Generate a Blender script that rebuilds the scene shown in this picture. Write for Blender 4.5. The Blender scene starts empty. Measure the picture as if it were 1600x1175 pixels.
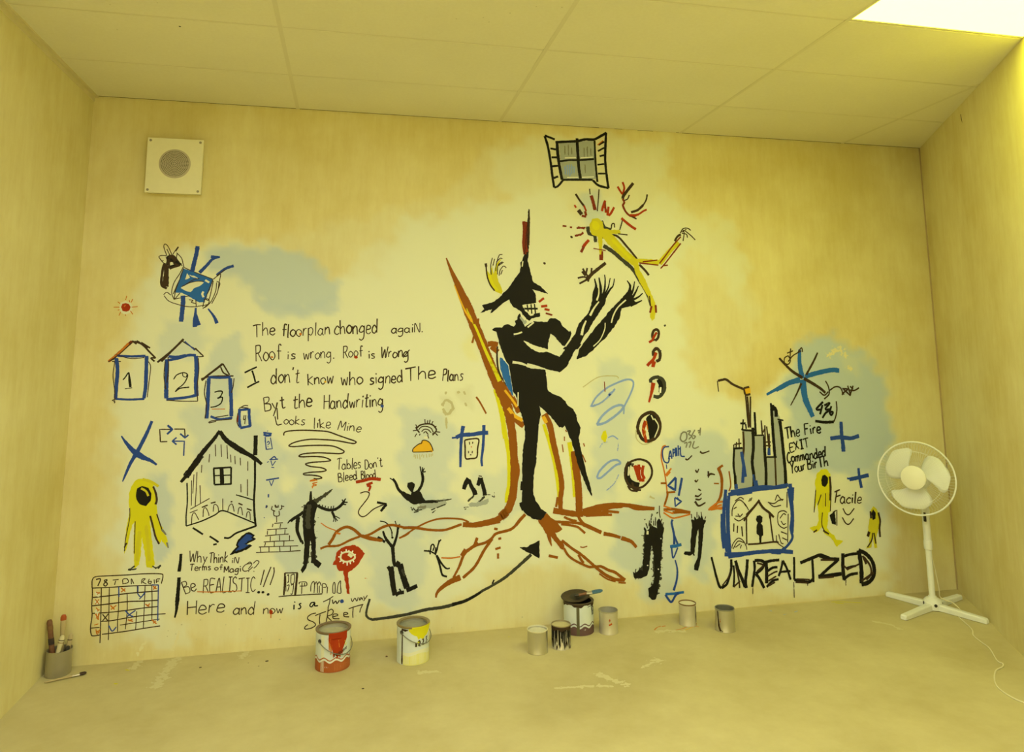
import bpy, bmesh, math, random
import numpy as np
from mathutils import Vector, Matrix, Quaternion
from mathutils.geometry import tessellate_polygon

scene = bpy.context.scene
COL = scene.collection
PI = math.pi
rnd = random.Random(7)

# ------------------------------------------------------------------ camera
IMG_W, IMG_H = 1600.0, 1175.0
FPX, CXP, CYP = 1141.31, 801.54, 390.77          # focal length and principal point in pixels
CAM_POS = Vector((1.44601, -4.34629, 1.55210))
CAM_R = ((0.9768202564, -0.2139864557, -0.0056553872),   # right
         (0.0247310042, 0.1390575872, -0.9899754365),    # down
         (0.2126277594, 0.9668881963, 0.1411263679))     # forward
cd = bpy.data.cameras.new('camera')
cam = bpy.data.objects.new('camera', cd)
COL.objects.link(cam)
scene.camera = cam
cd.sensor_fit = 'HORIZONTAL'
cd.sensor_width = 36.0
cd.lens = FPX / IMG_W * 36.0
cd.shift_x = (IMG_W / 2 - CXP) / IMG_W
cd.shift_y = (CYP - IMG_H / 2) / IMG_W
cd.clip_start = 0.02
cam.matrix_world = Matrix(((CAM_R[0][0], -CAM_R[1][0], -CAM_R[2][0], CAM_POS.x),
                           (CAM_R[0][1], -CAM_R[1][1], -CAM_R[2][1], CAM_POS.y),
                           (CAM_R[0][2], -CAM_R[1][2], -CAM_R[2][2], CAM_POS.z),
                           (0, 0, 0, 1)))

def pix_ray(x, y):
    a, b = (x - CXP) / FPX, (y - CYP) / FPX
    return Vector([CAM_R[0][i] * a + CAM_R[1][i] * b + CAM_R[2][i] for i in range(3)])

def on_wall(x, y):
    """a point read off the photograph, laid on the back wall (X, Z)"""
    d = pix_ray(x, y)
    t = -CAM_POS.y / d.y
    return CAM_POS.x + t * d.x, CAM_POS.z + t * d.z

def on_floor(x, y, z=0.0):
    d = pix_ray(x, y)
    t = (z - CAM_POS.z) / d.z
    return CAM_POS + d * t

# ------------------------------------------------------------------ light and exposure
LIGHT_COL = (0.96, 1.02, 0.88)          # tubes above and behind the camera
PANEL_STRENGTH = 9.8
NEAR_COL, NEAR_STRENGTH = (0.97, 1.02, 0.055), 13.0   # the panel in view, emission blue cut so it doesn't clip to white
w = bpy.data.worlds.new('world')
scene.world = w
w.use_nodes = True
w.node_tree.nodes['Background'].inputs[0].default_value = (1.0, 0.9, 0.55, 1)
w.node_tree.nodes['Background'].inputs[1].default_value = 0.02
scene.cycles.transparent_max_bounces = 32
vs = scene.view_settings
vs.view_transform = 'Standard'
vs.look = 'None'
vs.exposure = 0.0
vs.gamma = 1.0
vs.use_curve_mapping = False

# ------------------------------------------------------------------ materials
def new_mat(name):
    m = bpy.data.materials.new(name)
    m.use_nodes = True
    return m, m.node_tree.nodes, m.node_tree.links, m.node_tree.nodes['Principled BSDF']

def plain(name, col, rough=0.55, metal=0.0, spec=0.4, vary=0.06, scale=30.0, bump=0.0):
    """procedural material: a base colour with a little noise in tone and roughness"""
    m, n, l, b = new_mat(name)
    tc = n.new('ShaderNodeTexCoord')
    nz = n.new('ShaderNodeTexNoise'); nz.inputs['Scale'].default_value = scale; nz.inputs['Detail'].default_value = 4
    l.new(tc.outputs['Object'], nz.inputs['Vector'])
    mx = n.new('ShaderNodeMix'); mx.data_type = 'RGBA'
    mx.inputs[6].default_value = (*[c * (1 - vary) for c in col], 1)
    mx.inputs[7].default_value = (*[min(1, c * (1 + vary)) for c in col], 1)
    l.new(nz.outputs['Fac'], mx.inputs[0])
    l.new(mx.outputs[2], b.inputs['Base Color'])
    b.inputs['Roughness'].default_value = rough
    b.inputs['Metallic'].default_value = metal
    b.inputs['Specular IOR Level'].default_value = spec
    if bump:
        bp = n.new('ShaderNodeBump'); bp.inputs['Strength'].default_value = bump; bp.inputs['Distance'].default_value = 0.002
        l.new(nz.outputs['Fac'], bp.inputs['Height']); l.new(bp.outputs['Normal'], b.inputs['Normal'])
    return m

def mottled(name, cols, scales, rough, bump=0.15, stretch=(1, 1, 1), contrast=(0.35, 0.65), ref=None, wash=False):
    """two-layer mottled surface: large blotches and a fine streaky grain"""
    m, n, l, b = new_mat(name)
    tc = n.new('ShaderNodeTexCoord')
    tc.object = ref
    mp = n.new('ShaderNodeMapping'); mp.inputs['Scale'].default_value = stretch
    l.new(tc.outputs['Object'], mp.inputs['Vector'])
    n1 = n.new('ShaderNodeTexNoise'); n1.inputs['Scale'].default_value = scales[0]; n1.inputs['Detail'].default_value = 5; n1.inputs['Roughness'].default_value = 0.6
    n2 = n.new('ShaderNodeTexNoise'); n2.inputs['Scale'].default_value = scales[1]; n2.inputs['Detail'].default_value = 6; n2.inputs['Roughness'].default_value = 0.7
    l.new(tc.outputs['Object'], n1.inputs['Vector']); l.new(mp.outputs['Vector'], n2.inputs['Vector'])
    r1 = n.new('ShaderNodeMapRange'); r1.inputs[1].default_value, r1.inputs[2].default_value = contrast
    r2 = n.new('ShaderNodeMapRange'); r2.inputs[1].default_value, r2.inputs[2].default_value = 0.32, 0.68
    l.new(n1.outputs['Fac'], r1.inputs[0]); l.new(n2.outputs['Fac'], r2.inputs[0])
    a = n.new('ShaderNodeMix'); a.data_type = 'RGBA'
    a.inputs[6].default_value = (*cols[0], 1); a.inputs[7].default_value = (*cols[1], 1)
    l.new(r1.outputs[0], a.inputs[0])
    c = n.new('ShaderNodeMix'); c.data_type = 'RGBA'; c.blend_type = 'MULTIPLY'
    c.inputs[0].default_value = 1.0
    d = n.new('ShaderNodeMix'); d.data_type = 'RGBA'
    d.inputs[6].default_value = (*cols[2], 1); d.inputs[7].default_value = (1, 1, 1, 1)
    l.new(r2.outputs[0], d.inputs[0])
    l.new(a.outputs[2], c.inputs[6]); l.new(d.outputs[2], c.inputs[7])
    col_out = c.outputs[2]
    if wash:       # paint rolled over the same paper: its cover and colour come from the mesh
        ac = n.new('ShaderNodeAttribute'); ac.attribute_name = 'wash'
        aa = n.new('ShaderNodeAttribute'); aa.attribute_name = 'a'
        bl = n.new('ShaderNodeMath'); bl.operation = 'MULTIPLY_ADD'; bl.use_clamp = True      # a + (noise-.5)*.25*edge
        sb = n.new('ShaderNodeMath'); sb.operation = 'SUBTRACT'; sb.inputs[1].default_value = 0.5
        l.new(n2.outputs['Fac'], sb.inputs[0]); l.new(sb.outputs[0], bl.inputs[0])
        ed = n.new('ShaderNodeMath'); ed.operation = 'MULTIPLY'
        om = n.new('ShaderNodeMath'); om.operation = 'SUBTRACT'; om.inputs[0].default_value = 1.0
        l.new(aa.outputs['Fac'], om.inputs[1]); l.new(aa.outputs['Fac'], ed.inputs[0]); l.new(om.outputs[0], ed.inputs[1])
        l.new(ed.outputs[0], bl.inputs[1]); l.new(aa.outputs['Fac'], bl.inputs[2])
        wm = n.new('ShaderNodeMix'); wm.data_type = 'RGBA'
        l.new(bl.outputs[0], wm.inputs[0]); l.new(col_out, wm.inputs[6]); l.new(ac.outputs['Color'], wm.inputs[7])
        col_out = wm.outputs[2]
    l.new(col_out, b.inputs['Base Color'])
    b.inputs['Roughness'].default_value = rough
    b.inputs['Specular IOR Level'].default_value = 0.25
    bp = n.new('ShaderNodeBump'); bp.inputs['Strength'].default_value = bump; bp.inputs['Distance'].default_value = 0.003
    l.new(n2.outputs['Fac'], bp.inputs['Height']); l.new(bp.outputs['Normal'], b.inputs['Normal'])
    return m

def glow(name, col, strength):
    m, n, l, b = new_mat(name)
    b.inputs['Base Color'].default_value = (0.9, 0.88, 0.8, 1)
    b.inputs['Emission Color'].default_value = (*col, 1)
    b.inputs['Emission Strength'].default_value = strength
    return m

def paint(name, col, rough=0.6, grain=0.5, gscale=160.0):
    """brushed paint: where the film lies comes from the mesh attribute 'a', its edge broken by a bristle-fine noise"""
    m, n, l, b = new_mat(name)
    b.inputs['Base Color'].default_value = (*col, 1)
    b.inputs['Roughness'].default_value = rough
    b.inputs['Specular IOR Level'].default_value = 0.12
    at = n.new('ShaderNodeAttribute'); at.attribute_name = 'a'
    tc = n.new('ShaderNodeTexCoord')
    nz = n.new('ShaderNodeTexNoise'); nz.inputs['Scale'].default_value = gscale; nz.inputs['Detail'].default_value = 3
    l.new(tc.outputs['Object'], nz.inputs['Vector'])
    mr = n.new('ShaderNodeMapRange')
    mr.inputs[1].default_value, mr.inputs[2].default_value = 0.28, 0.72
    mr.inputs[3].default_value, mr.inputs[4].default_value = 0.5 - 0.49 * grain, 0.5 + 0.49 * grain
    l.new(nz.outputs['Fac'], mr.inputs[0])
    gt = n.new('ShaderNodeMath'); gt.operation = 'GREATER_THAN'
    l.new(at.outputs['Fac'], gt.inputs[0]); l.new(mr.outputs[0], gt.inputs[1])
    tr = n.new('ShaderNodeBsdfTransparent')
    mx = n.new('ShaderNodeMixShader')
    l.new(gt.outputs[0], mx.inputs[0]); l.new(tr.outputs[0], mx.inputs[1]); l.new(b.outputs[0], mx.inputs[2])
    l.new(mx.outputs[0], n['Material Output'].inputs['Surface'])
    return m

# ------------------------------------------------------------------ object helpers
def link(name, me, parent=None, mats=()):
    o = bpy.data.objects.new(name, me)
    COL.objects.link(o)
    for m in mats:
        me.materials.append(m)
    if parent is not None:
        o.parent = parent
    return o

def obj(name, bm, mat, parent=None, smooth=False, bevel=0.0, loc=None):
    me = bpy.data.meshes.new(name)
    bmesh.ops.recalc_face_normals(bm, faces=bm.faces)
    bm.to_mesh(me); bm.free()
    mats = mat if isinstance(mat, (list, tuple)) else (mat,)
    o = link(name, me, parent, mats)
    if smooth:
        for p in me.polygons:
            p.use_smooth = True
        try:
            me.set_sharp_from_angle(angle=math.radians(40))
        except Exception:
            pass
    if bevel:
        b = o.modifiers.new('bevel', 'BEVEL'); b.width = bevel; b.segments = 2; b.limit_method = 'ANGLE'
    if loc is not None:
        o.location = loc
    return o

def empty(name, loc=(0, 0, 0), rz=0.0):
    o = bpy.data.objects.new(name, None)
    COL.objects.link(o)
    o.empty_display_size = 0.05
    o.location = loc
    o.rotation_euler = (0, 0, rz)
    return o

def tag(o, label=None, cat=None, group=None, kind=None):
    if label: o['label'] = label
    if cat: o['category'] = cat
    if group: o['group'] = group
    if kind: o['kind'] = kind
    return o

def add_box(bm, c, s, M=None):
    vs_ = []
    for i in (-.5, .5):
        for j in (-.5, .5):
            for k in (-.5, .5):
                v = Vector((c[0] + i * s[0], c[1] + j * s[1], c[2] + k * s[2]))
                if M is not None: v = M @ v
                vs_.append(bm.verts.new(v))
    for f in ((0, 1, 3, 2), (4, 6, 7, 5), (0, 4, 5, 1), (2, 3, 7, 6), (0, 2, 6, 4), (1, 5, 7, 3)):
        bm.faces.new([vs_[i] for i in f])

def add_lathe(bm, prof, seg=48, M=None, cap=True):
    """prof: list of (radius, z); spun about Z"""
    rings = []
    for r, z in prof:
        ring = []
        for i in range(seg):
            t = 2 * PI * i / seg
            v = Vector((r * math.cos(t), r * math.sin(t), z))
            if M is not None: v = M @ v
            ring.append(bm.verts.new(v))
        rings.append(ring)
    for a, b in zip(rings, rings[1:]):
        for i in range(seg):
            j = (i + 1) % seg
            bm.faces.new((a[i], a[j], b[j], b[i]))
    if cap:
        bm.faces.new(rings[0][::-1]); bm.faces.new(rings[-1])

def add_tube(bm, pts, r, seg=8, closed=False, cap=True):
    pts = [Vector(p) for p in pts]
    n = len(pts)
    rr = r if isinstance(r, (list, tuple)) else [r] * n
    rings = []
    up = None
    for i, p in enumerate(pts):
        a = pts[(i - 1) % n] if (closed or i > 0) else p
        b = pts[(i + 1) % n] if (closed or i < n - 1) else p
        t = (b - a).normalized()
        if up is None:
            up = t.orthogonal().normalized()
        else:
            up = (up - t * up.dot(t))
            up = up.normalized() if up.length > 1e-6 else t.orthogonal().normalized()
        s = t.cross(up)
        rings.append([bm.verts.new(p + (up * math.cos(2 * PI * k / seg) + s * math.sin(2 * PI * k / seg)) * rr[i]) for k in range(seg)])
    m = n if closed else n - 1
    for i in range(m):
        a, b = rings[i], rings[(i + 1) % n]
        off = 0
        if closed and i == n - 1:
            off = min(range(seg), key=lambda o_: sum((a[k].co - b[(k + o_) % seg].co).length for k in range(seg)))
        for k in range(seg):
            bm.faces.new((a[k], a[(k + 1) % seg], b[(k + 1 + off) % seg], b[(k + off) % seg]))
    if cap and not closed:
        bm.faces.new(rings[0][::-1]); bm.faces.new(rings[-1])

def axis_matrix(origin, z, x_hint=None):
    z = Vector(z).normalized()
    x = Vector(x_hint) if x_hint is not None else z.orthogonal()
    x = (x - z * x.dot(z)).normalized()
    y = z.cross(x)
    M = Matrix((x, y, z)).transposed().to_4x4()
    M.translation = Vector(origin)
    return M

def spline(pts, n=8):
    """Catmull-Rom through points of any dimension"""
    P = [np.array(p, float) for p in pts]
    if len(P) < 3: 
        return [P[0] + (P[-1] - P[0]) * t for t in np.linspace(0, 1, 4)]
    P = [2 * P[0] - P[1]] + P + [2 * P[-1] - P[-2]]
    out = []
    for i in range(1, len(P) - 2):
        p0, p1, p2, p3 = P[i - 1:i + 3]
        for k in range(n):
            t = k / n
            out.append(0.5 * (2 * p1 + (p2 - p0) * t + (2 * p0 - 5 * p1 + 4 * p2 - p3) * t * t + (3 * p1 - p0 - 3 * p2 + p3) * t ** 3))
    out.append(P[-2])
    return out

# ------------------------------------------------------------------ brush strokes on a surface
class Strokes:
    """ribbons and filled shapes of paint laid on a surface; place(u, v, depth) gives the point in space"""
    def __init__(self, place):
        self.place = place; self.v = []; self.f = []; self.a = []; self.mi = []; self.mats = []
        self.k = 0
    def mat(self, m):
        if m not in self.mats: self.mats.append(m)
        return self.mats.index(m)
    def ribbon(self, pts, mat, soft=0, alpha=1.0, jit=0.0):
        """pts: (u, v, full width)"""
        mi = self.mat(mat)
        self.k += 1
        n = len(pts)
        prof = ((-1.15, 0), (-0.8, 1), (0.8, 1), (1.15, 0)) if not soft else ((-1.45, 0), (-0.75, .45), (-.3, 1), (.3, 1), (0.75, .45), (1.45, 0))
        base = None
        for i in range(n):
            a, b = pts[max(0, i - 1)], pts[min(n - 1, i + 1)]
            tx, ty = b[0] - a[0], b[1] - a[1]
            L = math.hypot(tx, ty) or 1e-9
            nx, ny = -ty / L, tx / L
            hw = pts[i][2] / 2 * (1 + jit * (rnd.random() - .5))
            ends = 1.0 if 0 < i < n - 1 else (0.1 if soft else 0.9)
            row = len(self.v)
            for o, al in prof:
                self.v.append(self.place(pts[i][0] + nx * hw * o, pts[i][1] + ny * hw * o, self.k + i * 0.02))
                self.a.append(al * ends * alpha)
            if base is not None:
                for q in range(len(prof) - 1):
                    self.f.append((base + q, base + q + 1, row + q + 1, row + q)); self.mi.append(mi)
            base = row
    def fill(self, pts, mat, alpha=1.0, soft=0, edge=1.0):
        mi = self.mat(mat)
        self.k += 1
        base = len(self.v)
        tris = tessellate_polygon([[Vector((p[0], p[1], 0)) for p in pts]])
        for p in pts:
            self.v.append(self.place(p[0], p[1], self.k)); self.a.append(alpha)
        for t in tris:
            self.f.append(tuple(base + i for i in t)); self.mi.append(mi)
        self.ribbon([(p[0], p[1], edge) for p in list(pts) + [pts[0]]], mat, soft, alpha)
    def build(self, name, parent=None):
        me = bpy.data.meshes.new(name)
        me.from_pydata([tuple(p) for p in self.v], [], self.f)
        at = me.attributes.new('a', 'FLOAT', 'POINT')
        at.data.foreach_set('value', self.a)
        o = link(name, me, parent, self.mats)
        me.polygons.foreach_set('material_index', self.mi)
        me.update()
        return o

# ------------------------------------------------------------------ the room
H = 3.0
WALL_W = 5.3958
SKEW = 0.54397            # the right wall leans in by this much per metre towards the camera
Y_FRONT = -6.2
XR = lambda y: WALL_W + SKEW * y
PAPER = (((0.725, 0.635, 0.31), (0.835, 0.77, 0.455), (0.93, 0.89, 0.80)), (1.6, 5.0), 0.75, 0.12, (3.0, 3.0, 0.55))
M_wall = mottled('yellowed_wallpaper', *PAPER)
M_floor = mottled('worn_beige_floor', ((0.53, 0.455, 0.235), (0.64, 0.565, 0.315), (0.93, 0.91, 0.88)), (1.3, 9.0), 0.8, 0.2)
M_tile = mottled('ceiling_tile_board', ((0.82, 0.78, 0.60), (0.86, 0.82, 0.64), (0.96, 0.95, 0.93)), (1.2, 60.0), 0.9, 0.25)
M_tbar = plain('ceiling_grid_metal', (0.74, 0.69, 0.50), 0.5, vary=0.02)
M_panel = glow('lit_panel', LIGHT_COL, PANEL_STRENGTH)
M_panel_near = glow('lit_panel_low_blue', NEAR_COL, NEAR_STRENGTH)
M_trim = plain('yellowed_trim', (0.72, 0.64, 0.40), 0.55)

def prism(bm, poly, z0, z1):
    a = [bm.verts.new((x, y, z0)) for x, y in poly]
    b = [bm.verts.new((x, y, z1)) for x, y in poly]
    n = len(poly)
    bm.faces.new(a[::-1]); bm.faces.new(b)
    for i in range(n):
        bm.faces.new((a[i], a[(i + 1) % n], b[(i + 1) % n], b[i]))

def struct(name, bm, mat, parent=None, **k):
    o = obj(name, bm, mat, parent, **k)
    if parent is None: o['kind'] = 'structure'
    return o

T = 0.1
bm = bmesh.new(); prism(bm, [(-T, 0), (WALL_W + T, 0), (WALL_W + T, T), (-T, T)], 0, H)
wall_back = struct('wall_back', bm, M_wall)
bm = bmesh.new(); prism(bm, [(-T, Y_FRONT), (0, Y_FRONT), (0, 0), (-T, 0)], 0, H)
wall_left = struct('wall_left', bm, M_wall)
bm = bmesh.new(); prism(bm, [(XR(Y_FRONT), Y_FRONT), (XR(Y_FRONT) + T, Y_FRONT), (WALL_W + T, 0), (WALL_W, 0)], 0, H)
wall_right = struct('wall_right', bm, M_wall)
bm = bmesh.new(); prism(bm, [(-T, Y_FRONT - T), (XR(Y_FRONT) + T, Y_FRONT - T), (XR(Y_FRONT) + T, Y_FRONT), (-T, Y_FRONT)], 0, H)
wall_front = struct('wall_front', bm, M_wall)
foot = [(-T, Y_FRONT - T), (XR(Y_FRONT) + T, Y_FRONT - T), (XR(Y_FRONT) + T, Y_FRONT), (WALL_W + T, 0), (WALL_W + T, T), (-T, T)]
bm = bmesh.new(); prism(bm, foot, -T, 0)
floor = struct('floor', bm, M_floor)

# suspended ceiling: boards lying in a metal grid
GX = [1.0999 - 1.2223 + 1.2223 * i for i in range(6)]          # lines running into the room
GY = [-0.5458 - 0.5717 * i for i in range(10)]                  # lines across the room
PANELS = [(3, 2), (0, 4), (1, 4), (2, 3), (1, 6), (0, 8), (1, 8)]                       # lit panels: column, row
def clip_room(poly):
    """clip a convex tile outline by the left and the slanting right wall"""
    def cut(p, f):
        out = []
        for i, a in enumerate(p):
            b = p[(i + 1) % len(p)]
            fa, fb = f(a), f(b)
            if fa >= 0: out.append(a)
            if fa * fb < 0:
                t = fa / (fa - fb); out.append((a[0] + (b[0] - a[0]) * t, a[1] + (b[1] - a[1]) * t))
        return out
    for f in (lambda q: q[0], lambda q: XR(q[1]) - q[0], lambda q: -q[1], lambda q: q[1] - Y_FRONT):
        poly = cut(poly, f)
        if len(poly) < 3: return []
    return poly
bm = bmesh.new()
panel_polys = []
xs = [-0.2] + GX[1:] + [6.2]
ys = [0.0] + GY
for i in range(len(xs) - 1):
    for j in range(len(ys) - 1):
        g = 0.007
        q = clip_room([(xs[i] + g, ys[j + 1] + g), (xs[i + 1] - g, ys[j + 1] + g), (xs[i + 1] - g, ys[j] - g), (xs[i] + g, ys[j] - g)])
        if not q: continue
        if (i, j) in [(c, r + 1) for c, r in PANELS]:
            panel_polys.append(q)
        else:
            prism(bm, q, H, H + 0.02)
prism(bm, foot, H + 0.06, H + 0.12)
ceiling = struct('ceiling', bm, M_tile)
bm = bmesh.new()
for x in xs[1:-1]:
    y1 = min(0.0, 0.0); y0 = max(Y_FRONT, (x - WALL_W) / SKEW if x < XR(Y_FRONT) else Y_FRONT)
    y0 = Y_FRONT if XR(Y_FRONT) > x else max(Y_FRONT, (x - WALL_W) / SKEW)
    add_box(bm, (x, (y0 + y1) / 2, H + 0.006), (0.020, y1 - y0, 0.014))
for y in GY:
    if y < Y_FRONT: continue
    add_box(bm, (XR(y) / 2, y, H + 0.008), (XR(y), 0.016, 0.012))
struct('ceiling_grid', bm, M_tbar, ceiling)
bm = bmesh.new()
add_box(bm, (0.011, Y_FRONT / 2, H - 0.004), (0.022, -Y_FRONT, 0.012))
add_box(bm, (0.002, Y_FRONT / 2, H - 0.018), (0.004, -Y_FRONT, 0.03))
trim = struct('trim_1', bm, M_trim)
# corner bead where the back wall meets the right wall
bm = bmesh.new()
add_tube(bm, [(WALL_W - 0.004, -0.003, 0.0), (WALL_W - 0.004, -0.003, H)], 0.006, 8)
struct('trim_2', bm, plain('corner_bead', (0.42, 0.32, 0.16), 0.6))

for n_, q in enumerate(panel_polys):
    c = (sum(p[0] for p in q) / len(q), sum(p[1] for p in q) / len(q))
    t = empty('ceiling_light', (c[0], c[1], H))
    if c[0] > 3.5:
        tag(t, 'bright glowing ceiling light panel at upper right, against the right wall', 'ceiling light')
    else:
        tag(t, 'ceiling light panel out of sight over the near half of the room', 'ceiling light', 'ceiling light panels over the near half of the room')
    loc = [(p[0] - c[0], p[1] - c[1]) for p in q]
    bm = bmesh.new(); prism(bm, [(x * 0.985, y * 0.97) for x, y in loc], 0.003, 0.008)
    obj('diffuser', bm, M_panel_near if c[0] > 3.5 else M_panel, t)
    bm = bmesh.new()
    bmesh.ops.create_grid(bm, x_segments=1, y_segments=1, size=0.001)
    bm.clear()
    nn = len(loc)
    for k in range(nn):
        a, b = loc[k], loc[(k + 1) % nn]
        ia, ib = (a[0] * .985, a[1] * .97), (b[0] * .985, b[1] * .97)
        v = [bm.verts.new((*p, z)) for z in (0.0, 0.012) for p in (a, b, ib, ia)]
        for f in ((3, 2, 1, 0), (4, 5, 6, 7), (0, 1, 5, 4), (1, 2, 6, 5), (2, 3, 7, 6), (3, 0, 4, 7)):
            bm.faces.new([v[i] for i in f])
    obj('frame', bm, M_tbar, t)

# ------------------------------------------------------------------ materials of the things
M_white = plain('white_plastic', (0.86, 0.87, 0.84), 0.4, vary=0.03)
M_fanblade = plain('pale_fan_blade', (0.80, 0.81, 0.77), 0.35, vary=0.02)
M_dark = plain('dark_plastic', (0.035, 0.03, 0.025), 0.5)
M_cream_metal = plain('cream_painted_metal', (0.84, 0.80, 0.58), 0.45, vary=0.04)
M_grille = plain('speaker_grille', (0.52, 0.46, 0.36), 0.6, vary=0.12, scale=400, bump=0.4)
M_screw = plain('screw_steel', (0.30, 0.27, 0.2), 0.4, 0.7)
M_tin = plain('dull_tin', (0.62, 0.60, 0.52), 0.32, 0.85, vary=0.08, scale=14)
M_tin_soft = plain('scuffed_tin', (0.66, 0.62, 0.52), 0.42, 0.55, vary=0.10, scale=14)
M_cup = plain('brushed_steel_cup', (0.50, 0.475, 0.41), 0.38, 0.75, vary=0.06, scale=20)
M_tin_in = plain('tin_inside', (0.58, 0.56, 0.50), 0.5, 0.5, vary=0.15)
M_rim_brown = plain('rusty_rim', (0.22, 0.12, 0.05), 0.55, 0.2)
M_label = plain('white_can_label', (0.70, 0.76, 0.78), 0.5, vary=0.05)
M_wire = plain('bail_wire', (0.20, 0.20, 0.17), 0.4, 0.6)
M_black = plain('black_paint', (0.018, 0.017, 0.015), 0.45)
M_brown_handle = plain('stained_brush_handle', (0.20, 0.09, 0.045), 0.55, vary=0.55, scale=60)
M_wood = plain('pale_brush_handle', (0.50, 0.40, 0.22), 0.5, vary=0.12, scale=40)
M_cream_handle = plain('cream_brush_handle', (0.70, 0.62, 0.40), 0.5, vary=0.05)
M_ferrule = plain('brush_ferrule', (0.62, 0.58, 0.48), 0.3, 0.85)
M_bristle_dark = plain('dark_bristles', (0.06, 0.035, 0.025), 0.8, vary=0.5, scale=200, bump=0.6)
M_bristle_blue = plain('blue_loaded_bristles', (0.05, 0.14, 0.26), 0.6, vary=0.5, scale=160, bump=0.6)

# paints (shared by mural, can labels and spills)
P = {
 'k': paint('paint_black', (0.014, 0.013, 0.011)),
 'n': paint('paint_marker_dark', (0.055, 0.033, 0.020), grain=0.35),
 'h': paint('paint_charcoal', (0.055, 0.055, 0.045), grain=0.8, gscale=60),
 'g': paint('paint_grey', (0.22, 0.22, 0.19), grain=0.8, gscale=50),
 'b': paint('paint_brown', (0.30, 0.095, 0.010), grain=0.4),
 'o': paint('paint_orange', (0.60, 0.19, 0.03), grain=0.5),
 'a': paint('paint_amber', (0.80, 0.46, 0.03), grain=0.3),
 'y': paint('paint_yellow', (0.72, 0.68, 0.018), grain=0.4),
 'Y': paint('paint_ochre_yellow', (0.66, 0.60, 0.03), grain=0.4),
 'r': paint('paint_red', (0.40, 0.042, 0.008), grain=0.3),
 'R': paint('paint_dark_red', (0.22, 0.035, 0.015), grain=0.5),
 'u': paint('paint_blue', (0.028, 0.075, 0.38), grain=0.45),
 'U': paint('paint_bright_blue', (0.028, 0.15, 0.55), grain=0.4),
 'l': paint('paint_pale_blue', (0.27, 0.40, 0.85), grain=0.7),
 's': paint('paint_slate', (0.40, 0.44, 0.44), grain=0.6, gscale=50),
 'w': paint('paint_cream', (0.79, 0.79, 0.64), grain=0.1),
 'W': paint('paint_white', (0.90, 0.90, 0.86), grain=0.2),
 'v': paint('paint_faint_olive', (0.56, 0.53, 0.34), grain=0.9, gscale=40),
 'q': paint('paint_label_rust', (0.42, 0.115, 0.035), grain=0.2),
 'Q': paint('paint_label_orange', (0.56, 0.20, 0.07), grain=0.2),
 'p': paint('paint_label_plum', (0.15, 0.085, 0.09), grain=0.2),
}

# ------------------------------------------------------------------ wall speaker
def wall_speaker():
    c = on_wall(276, 263)
    t = empty('wall_speaker', (c[0], 0, c[1] - 0.157))
    tag(t, 'square cream wall speaker with a round grey grille, high on the mural wall', 'speaker')
    W, Hh, D = 0.292, 0.314, 0.05
    bm = bmesh.new(); add_box(bm, (0, -D / 2, Hh / 2), (W - 0.012, D, Hh - 0.012))
    obj('body', bm, M_cream_metal, t, bevel=0.003)
    fp = None
    bm = bmesh.new(); add_box(bm, (0, -D - 0.003, Hh / 2), (W, 0.006, Hh))
    fp = obj('front_panel', bm, M_cream_metal, t, bevel=0.002)
    bm = bmesh.new()
    M = axis_matrix((0.002, -D - 0.006, Hh / 2 + 0.012), (0, -1, 0), (1, 0, 0))
    add_lathe(bm, [(0.083, -0.001), (0.083, 0.0012), (0.078, 0.003), (0.0, 0.0036)], 64, M, cap=False)
    obj('grille', bm, M_grille, fp, smooth=True)
    # a ring of small punched holes shown as dark dots
    S = Strokes(lambda u, v, k: (0.002 + u, -D - 0.0102, Hh / 2 + 0.012 + v))
    for ring in range(1, 9):
        for q in range(ring * 7):
            an = 2 * PI * q / (ring * 7)
            u, v, d = ring * 0.0088 * math.cos(an), ring * 0.0088 * math.sin(an), 0.0021
            S.ribbon([(u - d, v, d * 2), (u, v, d * 2), (u + d, v, d * 2)], P['h'])
    S.build('hole_pattern', fp)
    for sx in (-1, 1):
        for sz in (-1, 1):
            bm = bmesh.new()
            add_lathe(bm, [(0.007, 0), (0.0065, 0.0025), (0.003, 0.0035)], 16, axis_matrix((sx * (W / 2 - 0.016), -D - 0.006, Hh / 2 + sz * (Hh / 2 - 0.016)), (0, -1, 0)))
            obj('screw', bm, M_screw, fp, smooth=True)
wall_speaker()

# ------------------------------------------------------------------ cans
def cyl_place(R):
    return lambda u, v, k: ((R + 0.0004 + k * 4e-6) * math.sin(u), -(R + 0.0004 + k * 4e-6) * math.cos(u), v)

def band(S, u0, u1, lo, hi, mat, n=60, m=2):
    """a filled band of label print between two height curves; u is the angle round the can"""
    mi = S.mat(mat); S.k += 1
    base = len(S.v)
    for i in range(n + 1):
        u = u0 + (u1 - u0) * i / n
        a, b = lo(u), hi(u)
        for j in range(m + 1):
            S.v.append(S.place(u, a + (b - a) * j / m, S.k)); S.a.append(1.0)
    for i in range(n):
        for j in range(m):
            p = base + i * (m + 1) + j
            S.f.append((p, p + m + 1, p + m + 2, p + 1)); S.mi.append(mi)

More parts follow.
